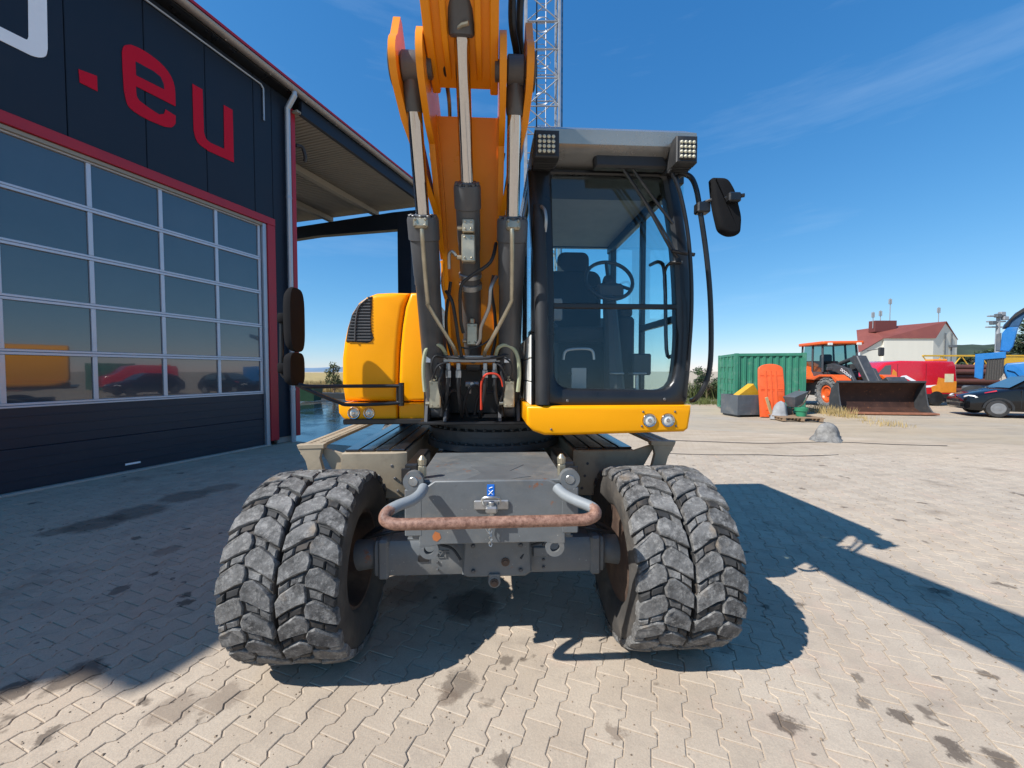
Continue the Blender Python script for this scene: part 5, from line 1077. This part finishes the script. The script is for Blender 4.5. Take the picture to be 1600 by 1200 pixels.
M['leaf'] = mat('green leaves', (.055, .085, .022), .7, var=.5, vs=2.5); M['leaf2'] = mat('olive leaves', (.11, .12, .04), .75, var=.45, vs=2.5); M['leafd'] = mat('dark leaves', (.030, .050, .018), .75, var=.5, vs=.8)
p_ = P(521, 600, 24); tree('roadside_bush', (p_.x, 24, 0), 2.15, .55, 26, 46, .055, M['leaf2'], 'thin olive bush growing beyond the wet slab, left of the hood', 'bush', 2)
p_ = P(1104, 600, 23); tree('yard_bush', (p_.x, 23, 0), 1.9, .9, 24, 60, .07, M['leaf'], 'green bush standing between the cab handrail and the container', 'bush', 3)
tree('broad_tree', (P(1640, 500, 46).x, 46, 0), 8.0, 3.2, 60, 120, .20, M['leafd'], 'dark green leafy tree at the right edge behind the blue machine', 'tree', 4)
for i, x in enumerate((1518, 1540, 1560)): tree('distant_tree', (P(x, 550, 130).x, 130, 0), 8+i, 4.5, 26, 70, .5, M['leafd'], ('leftmost', 'middle', 'rightmost')[i]+' of three far dark trees between white building and blue crane arm', 'tree', 20+i, 'far trees behind the blue machine')
# green bin beyond the slab
q = P(484, 635, 21); bn = thing('waste_bin', 'dark green waste bin standing beyond the canopy of the hall', 'bin', (q.x, 21, 0))
MB().loft([[(-.42, -.4, .05), (.42, -.4, .05), (.42, .4, .05), (-.42, .4, .05)], [(-.52, -.5, .82), (.52, -.5, .82), (.52, .5, .82), (-.52, .5, .82)]]).build('body', mat('bin green', (.012, .06, .03), .5), bn); MB().box(-.56, .56, -.54, .54, .82, .90, .02).build('lid', bpy.data.materials['bin green'], bn)

# white industrial building with a red roof
M['wcream'] = mat('cream cladding', (.66, .62, .52), .7, var=.05, vs=.3, streak=(1, 1, .1)); M['rroof'] = mat('red metal roof', (.20, .055, .04), .6, var=.1, vs=.4)
wd = 105; x0 = P(1350, 550, wd).x; x1 = P(1458, 550, wd).x; xe = P(1503, 550, wd+3).x
ind = thing('white_factory', 'far white factory hall with red roof and rooftop antennas', 'building', (x0, wd, 0))
Wd = x1-x0; z_e, z_r = 10.6, 15.2; Dp = 17.
cs = .42
# ridge runs along x; the gable end faces right and towards the camera
gx = xe-x0
b = MB(); b.prism([(Wd*.28, 0), (Wd, 0), (Wd, z_e), (Wd*.28, z_e)], 'y', 0, 1, 0); b.build('side_wall', M['wcream'], ind)
b = MB(); b.prism([(0, 0), (Wd*.28, 0), (Wd*.28, z_e-.4), (0, z_e-3.6)], 'y', .4, 1.2, 0); b.build('low_wall', M['wcream'], ind)
A = Vector((Wd, 0, 0)); Bv = Vector((gx, Dp*.25, 0)); mid = A.lerp(Bv, .42)
b = MB(); b.add([A, Bv, Bv+Vector((0, 0, z_e)), mid+Vector((0, 0, z_r)), A+Vector((0, 0, z_e))], [(0, 1, 2, 3, 4)]); b.add([Bv, Bv+Vector((-1, 14, 0)), Bv+Vector((-1, 14, z_e)), Bv+Vector((0, 0, z_e))], [(0, 1, 2, 3)]); b.build('gable_wall', M['wcream'], ind, smooth=0)
rA = A+Vector((.3, -.3, z_e-.1)); rM = mid+Vector((.3, -.3, z_r+.1)); lA = Vector((Wd*.26, -.3, z_e-.1)); lM = Vector((Wd*.40, 6, z_r-1.2)); lo = Vector((-1.5, 0, z_e-4.0)); 
b = MB(); b.add([lA, rA, rM, lM], [(0, 1, 2, 3)]); b.add([lo, lA, lM, Vector((Wd*.26, 8, z_r-1.6))], [(0, 1, 2, 3)]); b.add([rM, Bv+Vector((.3, 0, z_e-.1)), Bv+Vector((-4, 9, z_e)), lM], [(0, 1, 2, 3)]); b.build('roof', M['rroof'], ind, smooth=0)
MB().box(Wd*.30, Wd*.62, 3, 5, z_r-2.6, z_r+.5, .02).build('roof_monitor', mat('dark red fascia', (.13, .03, .025), .6), ind)
text_mesh('Farmos', 1.3, (Wd*.50, 2.98, z_r-.55), (R(90), 0, 0), M['letter_white'], 'sign', ind, .02) if False else None
for k, (x, z) in enumerate(((Wd*.29, z_r-1), (Wd*.40, z_r), (Wd*.54, z_r+.5), (gx*.79, z_r-.3))):
    h_ = (4.0, 3.4, 6.2, 4.6)[k]; b = MB(); b.tube([(x, 3.5, z-.6), (x, 3.5, z+h_)], .10, 6); [b.box(x-.35+.5*j-.12, x-.35+.5*j+.15, 3.3, 3.6, z+h_-1.6, z+h_-.2, .03) for j in range(2)]; b.build('antenna', M['galv'], ind)
for fx in (.45, .72): c_ = A.lerp(Bv, fx); MB().box(c_.x-.12, c_.x+.12, c_.y-.35, c_.y-.15, 0, z_e+1.5, .02).build('downpipe', M['skip'], ind)
c_ = A.lerp(Bv, .72); MB().box(c_.x-.9, c_.x+.9, c_.y-.9, c_.y-.2, 8.2, 8.9, .05).build('lamp_bracket', M['skip'], ind)

# red van behind the bucket
M['vred'] = mat('red van paint', (.62, .012, .022), .25, var=.03, coat=.6); M['decal_o'] = mat('orange decal', (.75, .26, .03), .35)
q = P(1497, 600, 18.6); van = thing('red_van', 'red panel van with orange digger decals parked behind the loader bucket', 'van', (q.x, 18.6, 0), R(-4))
# local: rear at x=0, front towards -x, near side y=0
b = MB(); b.prism([(0, .45), (-.02, 1.2), (-.10, 1.95), (-.22, 2.12), (-2.6, 2.16), (-3.3, 2.05), (-4.0, 1.45), (-4.7, 1.2), (-4.85, .8), (-4.8, .42)], 'y', 0, 1.85, .09, 4); b.build('body', M['vred'], van, smooth=40)
for x in (-.95, -3.95):
    for y in (-.02, 1.65): b = MB(); b.rev((x, y, .34), (x, y+.22, .34), [(0, .2), (.01, .34), (.2, .34), (.22, .2)], 24); w_ = b.build('wheel', M['rubber'], van)
MB().prism([(-.1, .36), (-4.75, .36), (-4.8, .55), (0, .55)], 'y', -.012, 1.86, .01).build('sill', M['plastic'], van)
MB().prism([(-1.5, .95), (-2.35, 1.45), (-2.55, 1.42), (-3.3, .8), (-3.2, .8), (-2.5, 1.28), (-2.35, 1.30), (-1.5, .85), (-.1, .98), (-.1, 1.06)], 'y', -.006, -.001, 0).build('white_decal', M['letter_white'], van)
MB().prism([(-2.9, .8), (-3.05, 1.3), (-2.95, 1.75), (-2.8, 1.6), (-2.75, 1.25), (-2.4, .85)], 'y', -.009, -.004, 0).build('digger_decal', M['decal_o'], van)
MB().prism([(-.08, .62), (-.08, 1.15), (-.9, 1.35), (-.95, 1.0), (-1.2, .9), (-1.15, .62)], 'y', -.009, -.004, 0).build('digger_decal', M['decal_o'], van)
MB().box(-.62, -.22, -.012, -.0095, 1.12, 1.52, .001).build('decal_window', mat('decal pale', (.7, .62, .4), .4), van)
for x in (-1.45, -2.75): MB().box(x-.006, x+.006, -.004, .004, .6, 2.0, .001).build('panel_seam', M['black'], van)
MB().prism([(-3.05, 1.42), (-3.75, 1.42), (-3.3, 1.92), (-3.05, 1.95)], 'y', -.008, -.002, 0).build('side_window', M['pane'], van)
MB().box(-.9, -.2, .3, .7, 2.13, 2.24, .03).build('roof_beacon', M['decal_o'], van)
# stack of brown steel pipes
M['bpipe'] = mat('brown primed pipe', (.13, .045, .03), .6, var=.15, vs=3)
pc0 = P(1503, 600, 20.2); cnt = 0
for row in range(8):
    for k in range(2):
        z = .15+row*.245; y = 20.2+k*.27+(.13 if row % 2 else 0)
        b = MB(); b.rev((pc0.x-.6+.03*(row % 3), y, z), (pc0.x+2.0+.35*(row < 4), y, z), [(0, .10), (0, .135), (2.4, .135), (2.4, .10), (.05, .10)], 14); o = b.build('steel_pipe', M['bpipe'])
        tag(o, f"brown steel pipe in the {('front','back')[k]} column of the stack, {('lowest','second lowest','third lowest','fourth lowest','fourth highest','third highest','second highest','highest')[row]}", 'pipe', 'stacked brown pipes')
# blue material handler
M['blue'] = mat('blue machine paint', (.015, .15, .40), .38, var=.08, dirt=.25, dcol=(.2, .25, .3), ds=2); M['cage'] = mat('dark guard mesh', (.05, .045, .04), .6, var=.3, vs=20)
bd = 17.2; q = P(1545, 600, bd); bm_ = thing('blue_scrap_handler', 'blue material handler with caged cab and raised lattice-like arm behind the black car', 'excavator', (q.x, bd, 0), R(-51))
def bp(px, py): return ((px-1545)/56.8, CAM_H-(py-580)/35.2)
b = MB(); b.prism([bp(1521, 553), bp(1570, 550), bp(1570, 560), bp(1536, 562), bp(1535, 592), bp(1531, 593), bp(1521, 590)], 'y', 0, .9, .02); b.build('cab_frame', M['blue'], bm_)
MB().prism([bp(1541, 560), bp(1568, 558), bp(1567, 585), bp(1560, 594), bp(1538, 594)], 'y', .06, .12, .01).build('guard_mesh', M['cage'], bm_)
MB().prism([bp(1523, 557), bp(1535, 560), bp(1534, 590), bp(1524, 588)], 'y', .2, .25, .01).build('cab_window', M['pane'], bm_)
for k in range(7): x = 1541+k*4; a = bp(x, 560); c = bp(x-1, 594); MB().tube([(a[0], .04, a[1]), (c[0], .04, c[1])], .012, 5).build('guard_bar', M['cage'], bm_)
b = MB(); b.prism([bp(1566, 575), bp(1572, 568), bp(1600, 566), bp(1660, 568), bp(1660, 610), bp(1576, 610), bp(1574, 592)], 'y', .2, 2.4, .06, 3); b.build('upper_body', M['blue'], bm_)
b = MB(); b.prism([bp(1572, 578), bp(1580, 571), bp(1592, 576), bp(1600, 588), bp(1594, 590), bp(1584, 581)], 'y', .12, .19, .01); b.build('body_guard', M['blue'], bm_)
b = MB(); b.box(-.8, 3.2, .4, 2.2, .35, .95, .03); b.build('undercarriage', M['skip'], bm_)
for x in (-.4, 2.6):
    b = MB(); b.rev((x, .1, .5), (x, .55, .5), [(0, .3), (.02, .5), (.43, .5), (.45, .3)], 24); b.build('wheel', M['rubber'], bm_)
b = MB(); b.prism([bp(1561, 548), bp(1563, 520), bp(1570, 512), bp(1588, 512), bp(1581, 542), bp(1575, 550)], 'y', .6, 1.2, .03); b.build('arm_base', M['blue'], bm_)
b = MB(); b.prism([bp(1563, 513), bp(1565, 507), bp(1582, 490), bp(1612, 474), bp(1640, 470), bp(1640, 480), bp(1600, 490), bp(1588, 513)], 'y', .65, 1.15, .03); b.build('arm', mat('dark blue arm', (.012, .06, .14), .45, var=.2), bm_)
for k in range(3): hh = [bp(1566+k*2, 512-k), bp(1570+k*3, 506-k*3), bp(1582+k*2, 496-k*3), bp(1610, 480-k*2)]; MB().tube([(x, .58, z) for x, z in hh], .035, 6, 4).build('arm_hose', M['rubber'], bm_)
b = MB(); b.prism([bp(1554, 548), bp(1554, 521), bp(1562, 519), bp(1562, 548)], 'y', .8, 1.3, .02); b.build('counterweight_post', M['skip'], bm_)
# floodlight pole behind
fq = P(1559, 520, 30); fl_ = thing('floodlight_pole', 'grey floodlight pole with lamp cluster standing left of the blue arm', 'light pole', (fq.x, 30, 0))
MB().tube([(0, 0, 0), (0, 0, 6.0)], [.16, .11], 10).build('pole', M['galv'], fl_)
for k in range(3): MB().box(-.9+k*.05, .5, -.1, .1, 5.0+k*.42, 5.1+k*.42, .02).build('cross_arm', M['galv'], fl_)
for x, z in ((-.55, 5.35), (.1, 6.05), (-.2, 5.9), (.35, 5.7)): MB().box(x-.2, x+.2, -.25, 0, z-.13, z+.15, .04).build('floodlight', M['skip'] if x < 0 else M['galv'], fl_)
# long yellow jib lying behind
jb = thing('yellow_jib', 'long yellow steel crane jib lying across the back of the yard', 'crane jib', (P(1440, 600, 24).x, 24, 0))
Lj = 16
for z in (1.75, 2.55): MB().box(0, Lj, -.05, .05, z, z+.10, .01).build('chord', M['ysheet'], jb)
MB().box(4.6, Lj, -.06, -.045, 1.86, 2.5, .004).build('web_plate', M['ysheet'], jb)
for k in range(8): MB().tube([(k*.6, 0, 1.8 if k % 2 else 2.6), (k*.6+.6, 0, 2.6 if k % 2 else 1.8)], .03, 6).build('brace', M['ysheet'], jb)
for x in (.5, 8): MB().box(x, x+.3, -.3, .3, 0, 1.75, .02).build('support', M['skip'], jb)
# blue tarp / trailer bed behind pipes
q2 = P(1500, 575, 22.4); b = MB(); b.prism([(0, 0), (2.2, 0), (2.2, 1.9), (1.2, 2.02), (0, 1.85)], 'y', 0, 1.4, .05); o = b.build('blue_container_bin', mat('faded blue paint', (.10, .26, .36), .5, var=.15)); o.location = (q2.x-.8, 22.4, 0); tag(o, 'faded blue steel bin behind the stacked brown pipes', 'bin')

# black hatchback
M['carblack'] = mat('black car paint', (.006, .006, .007), .2, var=.1, coat=.25, spec=.4, dirt=.1, dcol=(.12, .11, .1)); M['tyre_car'] = mat('car tyre', (.028, .027, .027), .8, dirt=.3, dcol=(.2, .18, .15)); M['hub'] = mat('grey wheel cover', (.22, .22, .22), .5, .3, var=.1)
car = thing('black_hatchback', 'small black hatchback car parked at the right edge of the yard', 'car', (16.72, 14.2, 0), math.atan2(-.49, .87)); car.scale = (1.06, 1.06, 1.06)
# local: front at x=0, rear towards +x, near side y=0, width 1.64
CWi = 1.64
secs = [(0.0, .30, .62, .62, .17), (.10, .22, .70, .70, .06), (.45, .20, .82, .82, .02), (.95, .20, .93, .93, .0), (1.15, .20, .97, .97, .0), (1.25, .20, .96, .98, .0), (2.0, .20, .97, .98, .0), (3.0, .22, .98, .99, .0), (3.55, .25, .97, 1.0, .03), (3.78, .34, .8, .85, .10)]
b = MB(); rings = []
for x, zb, zs, zt_, ins in secs:
    y0, y1 = ins, CWi-ins
    rings.append([(x, y0+.05, zb), (x, y0, zb+.12), (x, y0-.0, (zb+zs)/2), (x, y0+.03, zs-.06), (x, y0+.12, zt_), (x, y1-.12, zt_), (x, y1-.03, zs-.06), (x, y1, (zb+zs)/2), (x, y1, zb+.12), (x, y1-.05, zb)])
b.loft(rings); b.build('body', M['carblack'], car, smooth=40)
gh_ = MB(); gs_ = [(1.02, .955, .10, 0), (1.62, 1.36, .20, 0), (1.95, 1.44, .23, 0), (2.9, 1.42, .23, 0), (3.45, 1.25, .20, 0), (3.66, .99, .12, 0)]
gh_.loft([[(x, i, .93), (x, i+.03, z-.04), (x, i+.12, z), (x, CWi-i-.12, z), (x, CWi-i-.03, z-.04), (x, CWi-i, .93)] for x, z, i, _ in gs_]); gh_.build('roof', M['carblack'], car, smooth=35)
MB().add([(1.06, .16, .985), (1.06, CWi-.16, .985), (1.60, CWi-.29, 1.355), (1.60, .29, 1.355)], [(0, 1, 2, 3)], Matrix.Translation((-.03, 0, .012))).build('windscreen', mat('car glass', (.06, .10, .11), .03, spec=.9, coat=1), car, smooth=0)
for pts in ([(1.42, .98), (2.25, .98), (2.25, 1.36), (1.78, 1.34)], [(2.33, .98), (3.2, 1.0), (3.1, 1.30), (2.33, 1.36)]):
    MB().add([(x, .085+(.24-.085)*(z-.93)/.45, z) for x, z in pts], [(0, 1, 2, 3)], Matrix.Translation((0, -.012, 0))).build('side_window', bpy.data.materials['car glass'], car, smooth=0)
for x in (.74, 3.12):
    for y in (-.005, CWi-.185):
        b = MB(); b.rev((x, y, .29), (x, y+.19, .29), [(0, .19), (.012, .28), (.17, .29), (.19, .2)], 28); w_ = b.build('wheel', M['tyre_car'], car)
        b = MB(); b.rev((x, y+.02, .29), (x, y-.012, .29), [(.0, .19), (.02, .185), (.028, .15), (.022, .13), (.030, .07), (.034, .01)], 24); b.build('wheel_cover', M['hub'], w_)
        b = MB(); b.loft([[(x+r_*math.cos(R(a)), y-.004 if y < 1 else y+.195, .29+r_*math.sin(R(a))) for a in range(-8, 190, 11)] for r_ in (.31, .37)], caps=False); b.build('wheel_arch', M['plastic'], car)
for y, s_ in ((.20, 1), (CWi-.20, -1)):
    b = MB(); c_ = Vector((.17, y, .655)); b.loft([[c_+Vector((dx+.10*math.cos(a)*k, s_*(-.14*math.cos(a)*k), .075*math.sin(a)*k)) for a in [2*math.pi*i/16 for i in range(16)]] for k, dx in ((1.0, .03), (1.0, -.04), (.6, -.085), (.1, -.095))]); b.build('headlight', M['lens'], car)
MB().box(-.012, .03, .45, CWi-.45, .30, .42, .01).build('grille', M['plastic'], car); MB().box(-.02, .0, .56, CWi-.56, .47, .57, .004).build('number_plate', M['plastic'], car)
MB().cyl((.05, CWi/2, .66), (.012, CWi/2, .67), .05, 16).build('badge', M['chrome'], car)
MB().box(1.35, 1.55, -.14, -.0, .96, 1.08, .03).build('wing_mirror', M['hub'], car); MB().box(2.02, 2.2, -.012, .0, .80, .83, .005).build('door_handle', M['carblack'], car)
for x in (1.25, 2.29): MB().box(x-.004, x+.004, -.003, .02, .3, .93, .001).build('door_seam', M['plastic'], car)
MB().add([(.42, .03, .79), (.70, .012, .86), (.70, .05, .90), (.42, .06, .81)], [(0, 1, 2, 3)], Matrix.Translation((0, -.004, .012))).build('painted_van_reflection', M['red'], car, smooth=0)  # the van's red reflection, painted on the wing as a thin strip
# cables on the paving
def cable(pts, r, label): tag(MB().tube([G(x, y)+Vector((0, 0, r)) for x, y in pts], r, 6, 5).build('ground_cable', M['rubber']), label, 'cable')
cable([(1040, 688), (1120, 691), (1200, 693), (1300, 691), (1400, 695), (1480, 697)], .007, 'long thin black cable lying across the yard behind the cement lump')
cable([(1045, 709), (1110, 711), (1190, 711), (1245, 713), (1310, 711)], .006, 'shorter thin black cable lying on the paving nearest the excavator')

# machines across the yard, out of the frame to the right: the hall's door panes mirror them
def copy_thing(root, loc, rz, label):
    c = root.copy(); COL.objects.link(c); c.location = loc; c.rotation_euler = (0, 0, rz); c['label'] = label
    for ch in list(root.children):
        k = copy_part(ch, c)
        for g_ in list(ch.children): copy_part(g_, k)
    return c
copy_thing(van, (31, 12.5, 0), R(80), 'red panel van across the yard, mirrored in the rightmost low door pane')
copy_thing(ldr, (38, 3.0, 0), R(-75), 'orange wheel loader across the yard, mirrored in the low door panes')
copy_thing(cont, (36, 7.5, 0), R(75), 'green container across the yard, mirrored in the low door panes')
copy_thing(car, (22, 7.6, 0), R(70), 'black hatchback across the yard, mirrored in the low door panes')
# grit and crumbs of dry mud swept over the paving
rnd = random.Random(31); b = MB()
for k in range(2600):
    d_ = 1.45+abs(rnd.gauss(0, 2.2)); x_ = rnd.uniform(-1.45, 1.45)*d_; r_ = rnd.choice((.0015, .002, .0025, .003, .004, .006))*rnd.uniform(.7, 1.3)
    if (Vector((x_, d_, 0))-C0).dot(WN) < .3: continue
    a_ = rnd.uniform(0, 6.3); p0 = [(x_+r_*rnd.uniform(.7, 1.4)*math.cos(a_+i*1.57), d_+r_*rnd.uniform(.7, 1.4)*math.sin(a_+i*1.57), 0) for i in range(4)]; b.add(p0+[(x_, d_, r_*rnd.uniform(.5, 1.1))], [(0, 1, 4), (1, 2, 4), (2, 3, 4), (3, 0, 4)])
tag(b.build('grit', mat('dry mud crumbs', (.24, .175, .12), .9, var=.5, vs=3), smooth=0, recalc=False), 'crumbs of dry mud and grit strewn over the paving', 'grit', kind='stuff')
